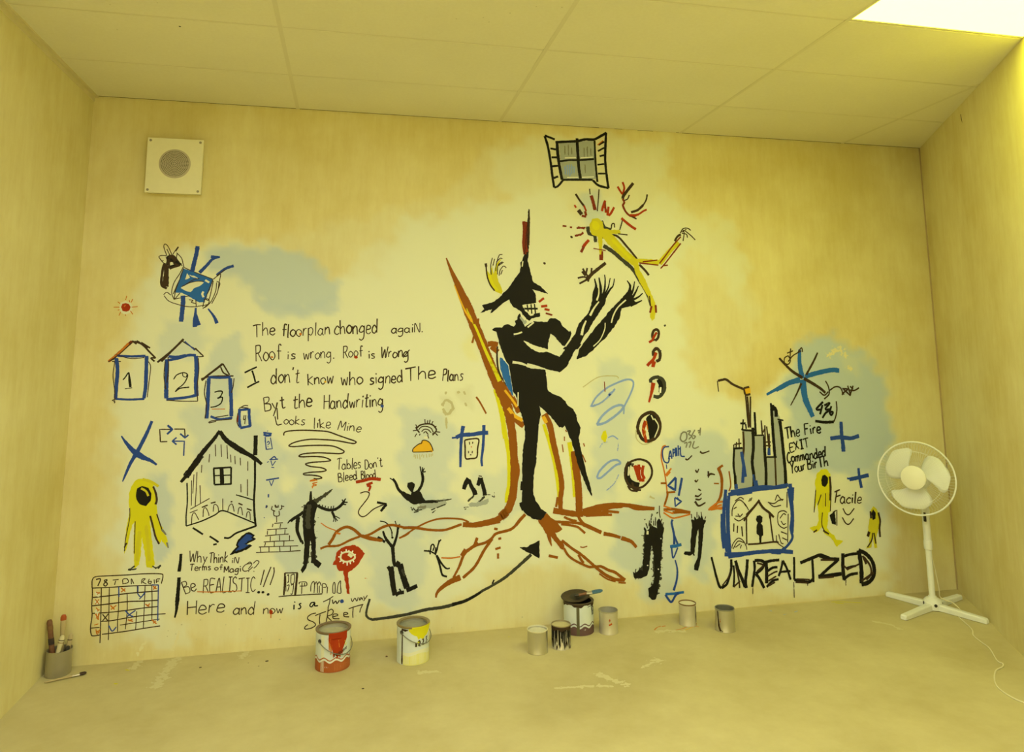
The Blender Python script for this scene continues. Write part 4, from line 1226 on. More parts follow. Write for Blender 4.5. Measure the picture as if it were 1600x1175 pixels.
MURAL = """
# winged_creature_drawing | dark-headed creature with a blue body and blue limbs
> 230 370 7.836
U f: 440,390 560,430 690,480 800,520 780,600 740,690 700,800 640,800 560,755 430,680 350,680 390,540
n 6-9: 450,375 560,425 690,475 805,520 / 445,385 400,520 350,650 330,765 / 805,525 760,640 700,780 680,860 / 330,765 420,745 520,720
n 5: 440,370 400,450 330,560 300,680 330,770 / 400,690 340,760 / 380,560 320,700
u 48: 618,115 600,220 575,320 550,430
u 22-40: 890,245 800,275 730,350 640,440
u 30: 870,250 780,245 / 1060,355 960,390 850,470
n 8: 960,400 850,475
u 50: 438,720 440,800 430,900 415,1040
u 20-50: 595,870 590,950 580,1030 585,1105 / 600,950 615,1020 630,1085
u 14-40: 745,880 800,950 830,1000 855,1060
w f: 415,625 480,590 560,560 640,545 690,560 640,600 580,620 530,670 490,665 440,640
n 7: 425,610 500,570 600,545 690,545 / 460,590 560,530 640,510
w f: 470,520 490,450 520,500 / 520,470 570,480 620,505 570,495
w 20: 690,670 675,700 690,740 / 710,530 760,560
n 5: 810,520 860,480 900,460 880,560 860,680 790,820 / 850,560 840,660 790,780 740,840 700,870 / 850,545 890,570 870,640 / 810,540 760,760 720,770 / 690,770 740,760 760,790 740,840
n 6: 510,770 560,780 540,800 600,820 / 595,770 600,850 / 620,850 700,840 740,830 680,880
n 5: 200,710 240,680 290,715 / 205,720 270,790 400,835 500,855 620,855
n 40-75: 230,335 235,420 230,520 220,610
n 25: 210,330 190,400 175,580 240,635
k f: 250,235 330,235 370,300 420,330 400,355 330,365 285,400 270,350 235,330 240,280
w f: 278,310 300,300 330,322 325,338 285,345
n 45: 260,240 320,250 350,300
n 20: 280,300 380,350 / 285,385 400,350 / 265,270 270,390
w 26: 292,320 310,330
n 6: 240,230 205,130 215,90 250,110 290,190 300,220 / 240,150 280,230 / 380,120 330,190 310,225 / 385,125 350,180 / 140,245 170,230 240,230 / 140,245 200,320 250,320 230,240 / 180,300 200,290 / 360,195 420,260 440,330 450,375 / 370,200 360,260 400,320 / 410,330 430,360
# sun_drawing | small red sun with short rays
> 140 360 5.333
w f: 250,640 262,605 300,590 340,605 358,640 345,680 305,697 265,682
r f: 266,640 275,616 300,608 325,616 338,640 328,665 305,676 278,668
o 8: 288,635 300,622
o 6a.7: 300,580 310,545 / 345,605 360,570 / 350,640 400,635 / 340,670 360,700 / 300,700 300,712 / 260,680 245,710 / 250,640 200,640 / 255,610 235,595 / 250,660 235,665 / 335,600 330,580
# numbered_house_drawing | tall blue box house numbered 1 with a rusty roof
> 140 500 5.714
R 26: 380,190 290,270 200,350
o 24: 350,210 260,300 170,370
n 8: 165,375 260,310 380,200 / 200,370 280,370 / 180,365 240,340
n 12: 400,190 470,220 540,290 590,340 / 420,185 520,250 / 460,200 540,250 / 590,340 550,340 580,370 / 380,185 420,215
u 18: 250,320 380,325 500,320
u 30: 240,340 250,450 240,580 232,700 / 510,320 505,480 500,600 485,700
u 16: 230,705 360,710 490,705
n 6: 225,370 210,500 225,640 222,745 / 200,720 235,700 / 525,370 545,420 530,560 515,690 / 240,310 370,345 490,335 / 205,715 230,735
k 9: 298,535 320,510 350,470 352,540 360,600
k 11: 350,470 365,560 368,600
k 6: 315,615 380,605
# numbered_house_drawing | tall blue box house numbered 2
> 140 500 5.714
n 16: 840,170 760,250 680,320 605,378 / 830,180 740,270 640,370
n 8: 830,190 900,235 960,270 1015,320 / 945,250 1000,310 / 960,330 1020,325
u 8: 850,190 940,270
u 22: 705,325 780,330 860,315 / 700,360 800,340 880,315 950,315
u 34: 690,350 690,480 685,600 685,700 / 950,320 955,450 950,560 955,680
u 22: 685,710 780,700 870,690 960,670
n 7: 675,370 665,500 680,620 / 700,330 705,420 690,560 / 970,340 975,450 960,600 965,725 / 690,715 830,725 965,725
k 8: 750,530 780,490 840,470 875,490 860,540 830,580 790,610 765,640
k 9: 765,640 810,610 890,600
k 6: 830,475 835,500 860,510 870,490
# numbered_house_drawing | narrower blue box house numbered 3
> 140 500 5.714
n 16: 1190,390 1120,445 1060,490 1000,540
n 10: 1190,390 1220,440 1250,490 / 1170,420 1195,470 1240,495 / 995,525 1080,505 1180,500 1285,500
u 18: 1060,510 1160,515 1260,510
u 30: 1065,520 1060,620 1055,740 1045,880 / 1255,520 1260,640 1265,740 1265,860
u 18: 1080,860 1150,885 1230,880 1275,870
n 7: 1040,540 1025,650 1045,760 1030,880 / 1290,520 1280,600 1265,650 / 1060,915 1100,900 1270,885 / 1120,870 1240,850 / 1065,920 1130,905
k 9: 1115,645 1150,635 1185,640 1170,680 1140,700 / 1145,700 1185,690 1175,740 1130,770 1080,780
o 5: 1090,795 1210,795
# numbered_house_drawing | tiny blue box house numbered 4
> 140 500 5.714
u 22: 1340,800 1335,870 1345,960 / 1425,790 1425,860 1435,950
u 18: 1325,805 1380,800 1420,795 / 1345,965 1440,945
n 7: 1335,790 1380,765 1415,765 / 1350,780 1400,785 1420,790 / 1325,830 1315,900 1330,950
n 6: 1380,850 1375,890 1395,880 / 1395,850 1385,930
R 8: 1325,850 1320,910
# cross_mark | large blue brush cross
> 140 640 5.333
u 8-46: 265,220 300,270 350,330 390,365
u 50-12: 390,365 450,400 510,425 560,460
u 22-34: 520,95 480,190 430,290 390,365
u 34-8: 390,365 340,450 300,540 275,600
# cycle_arrows_drawing | three thin arrows chasing round a square
> 140 640 5.333
n 8p: 685,165 585,165 590,268 648,266
u 14p: 650,130 690,165 645,205
n 8p: 705,162 792,162 796,225
u 11p: 755,200 796,235 825,210
u 9p: 690,263 790,263 784,385
u 10p: 725,232 690,263 725,292
# house_drawing | black line drawing of a gabled plank house with a chimney
> 140 640 5.333
k 22-50: 1085,175 1040,240 980,310 910,400 850,490 800,560
k 50-20: 930,380 850,500 760,605
k 30-44: 1085,180 1130,245 1200,300 1280,350
k 44-22: 1180,285 1280,350 1370,400 1435,455
k 20: 1140,270 1250,320 1380,420
k 30: 1385,215 1383,300 1380,380
k 14: 1378,400 1378,600 1370,760 1375,880 1385,975
k 9: 812,610 815,760 805,880 805,970
k 9: 805,970 930,930 1040,880 1110,842 1240,890 1385,950
k 8: 1220,710 1290,730 1370,755
n 4: 1047,290 1050,390 / 1095,290 1100,395 / 1145,295 1150,410 / 1175,375 1178,440 / 1210,385 1213,455 / 1255,400 1258,465 / 1318,430 1318,510 / 1000,370 995,440 / 935,460 932,525 / 895,520 890,640 880,805 / 850,590 848,800 / 920,630 925,780 / 1260,620 1262,690 / 1315,580 1315,720 / 870,540 860,700
n 5: 850,955 855,880 875,860 895,890 910,920 / 945,895 950,830 970,820 990,860 995,885 / 1030,850 1035,800 1050,790 1070,810 1075,850 / 1150,850 1165,800 1190,790 1205,850 / 1235,870 1245,820 1265,820 1275,880 / 1305,900 1315,855 1335,860 1340,920
n 9: 935,815 985,795 / 1010,780 1050,770 / 1240,780 1275,795 / 1310,825 1350,840 / 1175,770 1190,765
n 4: 835,860 900,835 / 1110,740 1110,840 / 840,830 1000,740
k 12: 1030,490 1180,480 / 1035,490 1040,625 / 1040,625 1180,620 / 1180,480 1178,625
k 30: 1100,490 1105,620
k 8: 1045,550 1180,545
k 12: 860,985 900,1010 945,1040 / 1000,1055 1040,1080 1075,1105 / 1030,1125 1060,1120 / 1120,1068 1165,1068 1220,1030 1300,1000 1385,970
# shrinking_houses_drawing | column of little blue houses shrinking downwards
> 400 640 6.667
= little_house
u 20: 80,255 110,270 160,265
u 14: 75,240 165,250
u 8p: 95,285 105,415 170,408 150,290 / 95,320 110,415
u 6: 115,345 130,330 140,350 120,370 / 115,225 125,220 / 125,380 125,390
= little_house
u 10: 140,520 185,520 230,515 / 150,520 190,490 215,520
u 7p: 155,530 170,585 205,535
u 6: 160,600 190,605 / 115,550 135,540
= little_house
u 12: 105,735 160,725 240,712
u 6p: 140,740 160,795 185,730
= dab
u 12: 130,880 130,915 / 110,995 105,1025
n 8: 118,1000 112,1020
u 6: 85,1120 88,1130
# hooded_yellow_figure | tall yellow hooded figure with a black oval face, at the left
> 140 640 5.333
y f: 330,700 350,640 390,590 430,578 490,592 530,630 555,700 555,800 560,850 590,960 640,1060 650,1150 600,1080 580,1120 540,1040 510,920 500,880 505,1000 520,1100 530,1200 540,1290 520,1318 480,1310 470,1230 440,1060 430,1080 425,1200 410,1290 372,1325 375,1240 370,1150 375,1000 380,930 350,960 320,1100 290,1200 300,1100 310,980 335,860
Y 34s: 420,1000 400,1150 395,1270 / 470,950 490,1150 500,1270
Y 20: 440,580 510,600 575,640
k f: 390,700 400,660 440,640 490,655 512,700 505,760 470,800 420,785 395,745
Y 14: 430,655 470,680 490,720
n 12-16: 530,640 550,690 560,750 550,790
n 6: 335,820 335,900 320,980 300,1080 290,1180 / 380,930 378,1000 375,1100 372,1200
n 12: 505,885 525,960 550,1060 580,1120
n 10: 290,1150 310,1110
n 8: 560,870 590,960 605,1010
g 14s: 600,990 640,1050 / 640,1100 660,1160
h 14s: 380,1300 345,1325 325,1335 395,1328 / 520,1300 555,1318 590,1300 565,1325
# calendar_drawing | calendar grid with red and blue crosses and the letters 78 TDA R61F
> 0 820 5.333
n 7: 768,525 770,460 800,432 900,425 1050,418 1200,408 1335,408 1358,425 1345,490
n 7: 770,525 770,600 765,680 768,760 755,850 760,910 775,925 830,918
n 7: 770,527 900,522 1050,512 1200,505 1320,500
n 8: 775,605 900,592 1060,572 1200,560 1325,550
n 8: 768,675 900,660 1060,640 1200,635 1320,628
n 7: 768,738 900,730 1060,712 1200,692 1320,680
n 7: 835,805 930,798 1060,775 1200,755 1380,740
n 6: 1000,835 1100,820 1200,805 1330,785
n 7: 850,912 950,900 1060,885 1200,862 1335,842
n 6: 755,860 830,855
n 7: 845,525 842,700 838,850 833,985
n 5: 912,520 908,700 905,900 903,960 / 990,515 988,700 980,800 980,890 / 1060,570 1060,720 1045,870 / 1145,505 1145,560 / 1140,720 1130,870 / 1210,510 1205,620 1195,860 / 1265,505 1268,630 1265,800
u 7: 990,515 992,600 / 1150,510 1150,560 / 1320,500 1318,620 1315,800 / 1265,500 1322,502
u 7: 1145,570 1175,600 1210,560 / 1160,620 1190,590 1205,570
u 8: 1045,715 1080,750 1110,765 / 1060,765 1090,740 1130,712
u 8: 908,840 935,885 970,850
n 7: 855,745 900,800 / 905,740 855,800
w 40s: 800,565 825,590 / 800,640 820,650 / 800,700 820,790
o 8: 1010,525 1045,555 / 1045,530 1010,560 / 1275,510 1305,535 / 1300,510 1278,540 / 920,670 955,705 / 970,670 925,705 / 1210,660 1245,680 / 1250,655 1225,680 / 1065,790 1110,805 / 1105,785 1075,800 / 1265,790 1305,825 / 1300,800 1275,820
o 6: 800,560 835,570 / 810,580 830,560 / 795,620 825,660 / 825,620 795,660 / 800,690 820,710 / 810,720 830,705 / 795,740 820,790 820,740 / 830,745 800,780 / 785,835 820,825 / 800,890 830,900 / 810,915 835,870 / 800,870 805,910
o 7: 800,740 815,785 / 825,735 820,780 / 805,890 830,880
n 8: 800,455 838,452 815,510 / 895,455 870,465 895,490 880,510 865,495 895,460
n 6: 940,460 990,455 / 965,465 955,500 / 1025,490 1025,455 1060,450 1068,480 1020,492 / 1095,495 1095,450 1115,490 / 1180,490 1185,455 1210,450 1190,475 1220,492 / 1245,450 1235,480 1255,490 1260,470 1240,475 / 1285,455 1288,490 / 1305,485 1305,455 1335,450 / 1305,470 1325,468
# floorplan_writing | dark handwriting reading The Floorplan changed again
> 380 480 4.444
T n 7 88 70,208 225,192 The
T n 7 88 265,208 605,188 floorplan
T n 7 98 635,190 935,178 chonged
T n 6 60 1030,180 1250,172 agaiN.
o 14: 395,185 400,188
# roof_writing | dark handwriting reading Roof is wrong, twice over
> 380 480 4.444
T n 6 105 90,375 265,362 Roof
T n 6 64 305,362 365,360 is
T n 6 76 420,360 635,355 wrong.
T n 6 76 695,352 830,340 Roof
T n 6 54 870,356 915,352 is
T n 7 76 955,352 1150,345 Wrong
= red_dot
r 18: 775,345 790,348
= orange_dot
o 10: 195,345 205,348
= tail_stroke
n 6: 1110,350 1155,295
# signed_plans_writing | dark handwriting reading I don't know who signed The Plans
> 380 480 4.444
k 9: 10,455 50,435 95,415 / 62,440 75,480 85,520 / 28,558 70,535 112,515
T n 7 108 195,530 390,522 don't
T n 7 84 450,540 625,530 Know
T n 7 92 680,542 830,535 who
T n 7 84 880,535 1110,522 signed
T n 8 92 1130,518 1340,492 The
T n 7 80 1385,512 1525,510 Plans
a 10: 565,515 575,520
# handwriting_writing | dark handwriting reading But the Handwriting
> 380 480 4.444
T n 7 94 150,722 295,695 Byt
T n 7 96 345,700 480,690 the
T n 7 94 560,705 975,690 Handwriting
u 14: 955,685 975,690
n 6: 235,700 240,780
# looks_like_writing | dark handwriting reading Looks like Mine
> 400 640 6.667
n 9: 198,70 210,130 225,160 270,150
T n 8 96 290,155 510,155 ooks
T n 8 104 600,195 780,190 like
T n 7 96 850,205 1090,240 Mine
# tornado_drawing | brown zigzag whirlwind line narrowing downwards
> 400 640 6.667
n 11: 288,270 300,235 370,220 500,215 640,220 750,230 850,265 950,300 1030,328 1040,345 1000,352 850,325 700,312 560,310 440,330 370,355 345,378 400,385 540,375 680,372 800,380 880,410 918,438 880,458 780,455 640,450 500,460 448,482 480,492 600,488 700,495 760,515 775,530 720,540 600,548 530,560 520,572 570,592 680,605 730,630 690,645 580,652 500,665 510,680 590,683 660,695 690,712
n 11: 690,712 640,722 600,718
o 9a.8: 560,740 600,730 640,738 / 560,745 620,740 / 640,755 590,770 630,785 580,800 / 600,780 585,820
# headless_figure_drawing | charcoal figure with the whirlwind in place of a head
> 400 640 6.667
h 150-110s: 560,960 555,1150 560,1300
h 60s: 540,1300 530,1500 510,1620 / 600,1300 600,1480 610,1600
h 60-20s: 560,1000 660,930 740,875 790,835
k 14-30: 572,850 570,900 570,960
h 40-10s: 600,960 680,910 740,870 800,825
h 70s: 560,1000 640,930
k f: 540,960 590,940 640,990 620,1060 605,1130 600,1200 610,1300 620,1400 610,1480 620,1560 680,1600 650,1650 600,1600 575,1590 590,1500 580,1400 565,1330 555,1420 550,1500 530,1600 520,1650 485,1700 470,1670 500,1620 505,1500 510,1400 495,1250 490,1100 500,1040
h 60s: 560,980 540,1100 550,1250
k 26: 640,1000 700,1030 760,1045 820,1040 870,1010 900,980 920,950
k 10: 920,950 935,925 / 910,965 955,965 / 900,985 940,990 / 900,950 900,935
k 8: 660,1000 665,985 / 690,1010 695,990 / 720,1020 725,1000 / 750,1030 755,1008 / 780,1030 785,1005 / 805,1030 810,1000
k 18-24: 790,1060 810,1100 820,1130
k 7: 815,1130 805,1170 / 825,1130 830,1170 / 830,1130 850,1160 / 830,1110 875,1135
k 30: 495,1065 450,1100 400,1130 360,1160
k 20-6: 400,1130 350,1160 330,1185
k 40-22: 440,1120 430,1200 430,1260 450,1320 475,1380
k 18: 475,1360 490,1400
# brick_steps_drawing | stepped brick pyramid with a tiny flag post
> 400 780 6.667
n 6: 215,180 215,240 / 190,250 280,245 / 115,318 190,312 325,302 / 95,382 200,372 340,362 / 80,445 200,438 395,430 / 30,498 200,492 440,485 / 0,555 150,550 300,545 465,535
n 5: 178,255 170,290 / 258,255 250,300 / 210,315 208,368 / 303,312 300,362 / 120,330 118,370 / 150,385 148,435 / 245,375 245,430 / 350,375 348,430 / 100,450 90,490 / 190,440 190,495 / 292,435 290,488 / 45,500 50,548 / 135,495 135,548 / 245,490 250,545 / 358,485 358,540
n 8: 160,110 170,70 / 165,110 200,125 / 185,120 190,170 240,170 240,120 / 200,80 200,60 220,85 235,60 / 200,85 240,80 / 245,110 265,100 270,75 295,75 / 270,100 265,60
# lightning_mark | thick blue lightning scribble edged in black
> 260 830 6.667
k f: 665,243 740,160 730,145 750,90 830,20 860,10 920,40 900,65 930,80 870,110 830,135 890,150 830,190 760,215
u f: 725,205 765,160 748,138 775,95 835,35 858,36 895,50 876,66 895,82 850,98 808,130 850,150 812,172 765,190
# dividing_bar_mark | heavy black vertical bar
> 260 830 6.667
k 24-34: 152,235 148,300 140,370 132,420
k 30-38: 132,480 128,560 120,650 112,740
k 34-14: 112,740 105,820 88,900
# magic_writing | dark handwriting reading Why Think in Terms of Magic
> 260 830 6.667
T n 8 112 238,318 425,325 Why
T n 8 108 440,328 640,325 Think
T n 7 58 680,330 750,332 iN
T n 8 66 240,412 465,402 Terms
T n 7 52 505,408 585,402 of
T n 8 66 600,432 780,420 Magi
n 7: 885,335 830,345 795,385 810,415 860,405 900,370 / 840,340 870,320 890,345 860,385 855,395 / 855,415 860,420 / 905,335 940,305 965,320 935,365 910,385 / 910,415 915,420
# realistic_writing | large dark handwriting reading Be REALISTIC with three exclamation marks
> 260 830 6.667
T n 8 130 200,655 320,608 Be
T n 9 150 385,638 930,630 REALISTIC
o 4: 320,630 500,632 780,620
n 9: 1020,400 1000,480 980,560 / 1090,370 1050,470 1010,580 / 1120,375 1120,440 1080,560
k 22: 955,635 968,635 / 1000,635 1012,635 / 1055,660 1065,655
# here_and_now_writing | dark handwriting reading Here and now is a two way STREET
> 260 830 6.667
T n 9 150 215,865 610,848 Here
T n 9 130 700,865 920,865 and
T n 8 100 1010,860 1215,850 now
= red_dot
r 34: 1088,830 1092,855
o 8: 1090,860 1088,905
= word
k 10: 1330,765 1328,815 / 1335,735 1340,740 / 1405,750 1385,760 1400,785 1390,805 1370,805
= word
k 10: 1545,740 1510,745 1495,775 1515,785 1545,745 1545,775 1580,775
= word
> 460 930 6.667
n 8: 300,68 350,45 405,10 / 372,30 365,80 350,130
n 9: 395,45 405,85 430,60 445,85 470,50
u 34: 490,60 500,65
= word
n 7: 590,30 605,65 630,30 650,60 665,20 / 705,25 680,30 680,50 705,30 710,50 / 720,10 735,35 760,0 720,60
= word
n 8: 225,185 180,195 140,225 145,255 200,280 220,310 180,340 115,352 110,330 140,305 / 215,212 270,190 330,168 / 268,200 262,250 265,310 / 352,130 345,200 330,285 / 350,165 385,145 405,165 390,200 345,220 385,265 / 400,225 450,210 440,195 405,200 405,240 470,245 / 510,205 555,195 545,180 515,185 520,220 570,225 / 565,140 640,115 715,95 / 612,130 608,190 610,235 / 715,90 690,140 680,180
# tables_writing | small thin handwriting reading Tables Don't Bleed Blood, underlined in red
> 400 640 6.667
T n 6 108 840,630 1095,608 Tables
T n 6 100 1135,620 1320,590 Don't
T n 8 92 862,752 1058,725 Bleed
T n 6 80 1098,725 1270,705 Blood.
r 28: 1040,755 1120,740 1200,720 1300,728
r 22: 1150,785 1215,760
r 26-14: 1160,790 1190,800 1175,850
# curled_arrow_drawing | thin curling arrow pointing right
> 400 640 6.667
n 9: 1085,870 1140,855 1180,870 1165,920 1120,980 1075,1040 1070,1085 1105,1115 1150,1100 1220,1040 1290,1005 1350,985
k 18: 1260,965 1310,975 1360,985
k 22: 1360,985 1330,1020 1300,1060
# red_eye_splat | dripping red splash with a lashed eye inside
> 400 780 6.667
r f: 840,560 890,510 960,490 1030,480 1080,510 1130,565 1095,620 1060,680 1000,735 955,760 960,850 970,920 972,985 950,980 940,900 925,820 910,740 870,745 850,720 840,680 800,680 830,630
w 14: 880,610 890,570 930,550 980,550 1020,580 1030,610 990,640 930,650 890,630 880,610
r f: 900,605 930,575 960,575 1000,600 960,625 920,625
w 26: 960,570 985,585 1000,600
W 10: 940,545 940,520 / 900,560 885,545 / 965,545 970,530 / 1000,555 1010,535 / 1025,580 1040,575 / 870,600 860,600 / 890,640 870,650 / 920,650 905,670 / 950,655 950,690 / 980,650 985,675 / 1010,635 1020,655
o 6a.6: 1130,820 1170,828
# door_row_drawing | small line drawing of a panelled door, a table and pointed chairs in a row
> 400 780 6.667
n 14: 302,768 298,880 290,1000
n 18: 430,768 420,880 408,1000
n 9: 300,768 435,765
n 8: 235,1015 330,1005 430,1000 560,992 690,985
n 6: 325,795 340,790 338,860 325,865 / 365,790 400,785 395,870 365,875 365,790 / 320,900 345,895 330,960 / 365,895 390,890 380,980 360,985 / 310,800 312,960
n 6: 450,885 455,865 520,862 525,900 455,905 / 480,870 475,985 / 505,870 505,900
n 6: 570,960 575,890 600,855 610,890 605,975 / 610,890 630,860 640,900 640,975 / 640,890 660,860 680,900 / 660,900 660,975 / 690,880 720,880 735,910 700,920 / 690,885 690,980 / 745,910 740,980 / 800,975 800,900 815,865 825,895 822,975 800,975 / 845,975 855,890 880,850 880,900 885,975 850,975
# rain_cloud_drawing | spiky dark sun above a small amber cloud with rain
> 570 640 6.667
n 12: 540,195 570,165 620,150 680,150 720,170 745,215 710,260 / 530,180 545,210 570,240
n 8: 560,210 590,180 640,175 690,195 715,240 / 590,230 620,205 660,210 690,240 / 610,245 635,230 660,260
n 8: 625,100 628,150 / 680,105 672,145 / 710,120 695,155 / 745,170 725,190 / 785,235 740,230 / 530,155 545,185 / 500,220 540,215 / 520,285 540,250 / 760,270 735,245 / 710,270 705,245 / 665,300 655,265 / 570,270 575,250 / 655,110 650,150
w 30s: 620,290 650,290
= cloud
a f: 500,440 505,410 540,375 580,355 595,325 630,320 665,335 690,370 710,425 700,440
n 8: 497,440 505,405 560,360 590,350 600,322 640,322 675,345 700,390 712,430
n 5: 500,442 620,440 700,432
v 6: 515,465 513,495 / 545,465 550,510 / 570,465 575,520 / 600,460 590,490 / 615,470 610,500 / 640,460 645,500 / 670,460 672,495 / 690,460 692,490 / 705,455 705,480 / 530,470 527,510
# faint_marks | faint washed-out grey marks above the outlet drawing
> 380 480 4.444
v 22s: 1385,690 1400,650 1430,650 1455,690 1440,730 1410,740 1385,700
v 16s: 1405,600 1408,590 / 1490,580 1500,600 / 1530,580 1545,610 / 1540,660 1550,690 / 1410,760 1412,850
# outlet_drawing | wall outlet drawn inside a blue brush frame
> 570 640 6.667
u 36-20: 1025,170 1010,260 1000,380 995,600
u 30-16: 1240,160 1238,260 1230,400 1215,520 1222,590
u 36: 950,290 1010,265 1120,258 1200,245 1285,240
u 20s: 900,295 960,290
w f: 1045,310 1180,305 1170,490 1050,510
n 12: 1040,320 1045,400 1050,505 1100,510 1165,495 1175,400 1185,310 1110,305 1040,318
n 8: 1088,335 1092,365 / 1125,335 1122,355 / 1080,430 1080,455 / 1120,430 1118,455 / 1095,470 1110,472
o 7: 1108,380 1110,395
# drowning_figure_drawing | black swimmer raising both arms out of grey water
> 570 640 6.667
s 90s: 560,1000 700,985 860,960
k f: 445,800 450,765 490,755 518,775 510,820 500,850 515,860 545,840 580,860 600,910 630,950 700,945 760,945 760,965 660,970 560,975 510,985 440,940 380,880 365,860 400,855 450,880 480,890 490,860 470,840
k 26-20: 400,880 350,830 320,760 290,720
k 8: 300,740 260,712 / 295,725 300,715 / 300,735 315,735
k 24: 555,850 590,790 605,720 595,660
k 9: 590,670 575,590 / 597,660 600,600 / 600,650 620,610 / 605,650 635,645
h 20-4s: 740,955 820,945 910,930
h 10a.7: 690,1045 780,1010 840,985 / 700,1075 740,1050 / 480,1015 500,1050 / 500,1020 530,1050 560,1030 / 540,1050 600,1040 / 510,1070 560,1060
g 30s: 540,1020 650,1010
# bent_knees_drawing | two bent black knees standing out of grey water
> 570 640 6.667
k 50-36: 1085,720 1050,770 1030,830
k 30-46: 1085,730 1110,800 1140,850 1150,890
k 46-30: 1205,710 1190,760 1175,790
k 30-40: 1210,710 1230,790 1245,850 1250,895
h 24s: 1140,890 1100,930 1070,960 / 1250,900 1220,935 1185,970
n 8: 1185,690 1220,695
h 8a.6: 1260,880 1310,890 1350,910 1345,860 / 1030,1020 1080,1015 / 1040,1040 1060,1030 / 1080,990 1180,985
s 50s: 1080,990 1180,985 1300,940
# seated_small_figure_drawing | small black figure seated with both arms thrown up
> 560 780 5.333
k 26: 285,390 290,460 295,520 310,560
k 40: 270,560 280,640 290,720 305,800
k 24: 245,560 270,600
k 34: 310,560 340,520
k 44: 345,540 365,620 385,680 405,740
k 30: 400,760 450,740 490,720
k 26: 310,800 340,780 380,775
k 10: 340,745 355,770 / 395,710 420,715 / 400,700 410,730
k 22-12: 285,400 245,350 220,310 205,265
k 20-12: 290,395 310,340 325,280 330,210
k 14: 220,360 190,330 160,315
k 6: 240,345 180,345 / 325,240 305,180 / 335,250 345,205
k 7: 280,310 275,260 250,215 220,190 180,182 / 280,290 280,270
k 14: 280,318 286,320
h 20s: 360,580 390,650
# stick_figure_drawing | tiny black stick figure held by a root
> 560 780 5.333
k 9: 600,430 605,390 620,375 632,395 620,430 / 640,465 655,420 668,365 688,335 / 668,370 672,340 / 640,455 600,435 545,428 / 600,440 580,425 / 595,440 600,460 / 640,450 645,400
k 14-11: 650,465 670,520 685,580 700,630 738,645
k 12-9: 655,470 690,530 730,575 762,575
# sweeping_arrow_drawing | long dark arrow sweeping right under the chair
> 560 780 5.333
h 14: 95,830 75,900 65,960 85,990 120,1003
h 18-24: 110,1003 250,985 400,960 560,920 700,900 800,875
k 26-16: 780,878 880,850 960,810 1040,760
h 16-24: 1020,770 1130,710 1230,645 1330,560 1440,460
k 10: 1130,670 1115,705
k f: 1345,400 1400,402 1460,370 1507,345 1505,490 1460,462 1410,440
# painted_window_drawing | black barred window with open shutters, high above the figures
> 830 190 5.714
s f: 250,190 560,170 575,510 280,510
l 12s: 300,390 305,480 / 320,375 325,490 / 340,370 345,495 / 360,375 362,480 / 380,390 382,470
g 9s: 300,210 300,300 / 330,200 332,310 / 360,220 362,300 / 470,220 472,320 / 500,215 502,330 / 530,230 532,310 / 480,380 482,470
W 6: 300,325 400,322 / 440,325 550,318 / 320,500 420,498 / 450,498 560,494
k 15: 120,125 160,140 210,160
k 17: 120,130 150,230 175,380 190,500 205,590
k 22: 230,190 238,300 255,420 275,520
k 14: 205,590 240,575 290,515
k 14: 170,240 220,250 / 180,320 240,320 / 180,400 245,395 / 200,505 240,490
k 18: 215,185 320,180 410,175 480,160 560,160 620,130 672,100
k 22: 408,150 415,280 425,420 440,510
k 13: 255,355 340,345 420,345 560,335
k 15: 285,520 400,520 550,520
k 14: 565,170 570,300 578,420 590,540
k 17: 668,100 662,220 660,350 675,500 690,595
k 16: 550,525 600,570 690,595
k 12: 595,265 640,240 660,235 / 610,310 650,300 / 590,385 650,380 / 595,465 660,465 / 600,210 650,180
o 6: 590,210 640,170
# falling_figure_drawing | yellow figure tumbling backwards with red rays round its head
> 850 340 5.714
h 26: 390,80 400,140 450,160 460,220 / 510,30 540,90 600,110
h 30: 530,250 620,310 700,380 790,460 860,570 930,690 960,790
n 14: 520,180 640,160 740,260 830,370
Y f: 410,60 430,15 480,8 520,40 530,100 600,115 670,110 680,140 600,145 660,210 740,300 820,370 1020,378 1035,400 1010,425 840,400 850,470 900,550 940,650 990,760 995,830 985,900 965,920 950,890 955,800 930,700 870,600 820,500 800,430 730,380 640,300 560,220 520,170 515,260 520,340 500,340 490,250 480,170 430,150 410,110
y 60: 450,50 470,90
y 34s: 600,190 700,290 780,370
Y 40-34: 1030,410 1080,350 1130,290 1200,220
R 9: 1030,410 1080,345 1150,250 1220,170 / 1040,455 1080,410 1150,320 1220,230 / 880,395 1010,380 / 850,405 1020,425 / 1060,430 1105,425
n 14: 1165,210 1190,170 1220,150
n 7: 1215,140 1240,100 1280,95 1310,115 / 1240,110 1250,140 1240,210 / 1260,120 1310,160 1350,200 / 1230,140 1270,150 1280,180 / 1270,105 1230,130
R 12-18: 500,330 505,380 / 520,300 515,380
n 22-30: 550,405 480,460 420,510 380,560
n 12: 400,540 350,530 300,540 / 400,540 360,480 345,455 / 400,545 315,590 / 375,500 385,450 / 420,510 425,450 / 390,570 400,560
n 16: 340,480 370,520
n 8: 700,20 690,60 675,110 / 600,100 605,60 625,55 630,90 / 660,145 745,155
n 16: 850,420 900,470 935,515
R 14: 960,790 945,850 / 995,780 1000,850
R 6: 440,275 550,295
n 9: 940,700 950,790
r 18: 690,5 730,40 780,80 820,105
r 22: 400,200 365,240 345,270
R 20: 355,260 330,310
R 12a.8: 165,75 200,78 / 230,85 250,88 / 290,95 370,90 / 300,85 360,100
R 20s: 270,165 330,150 350,130
n 16: 240,170 250,178
> 830 190 5.714
R 26: 535,660 555,730 570,790
n 14: 395,645 430,700 475,760
r 12: 470,750 490,800 / 385,745 400,770
n 30: 420,790 450,830
R 16: 450,840 490,850 / 480,800 490,840
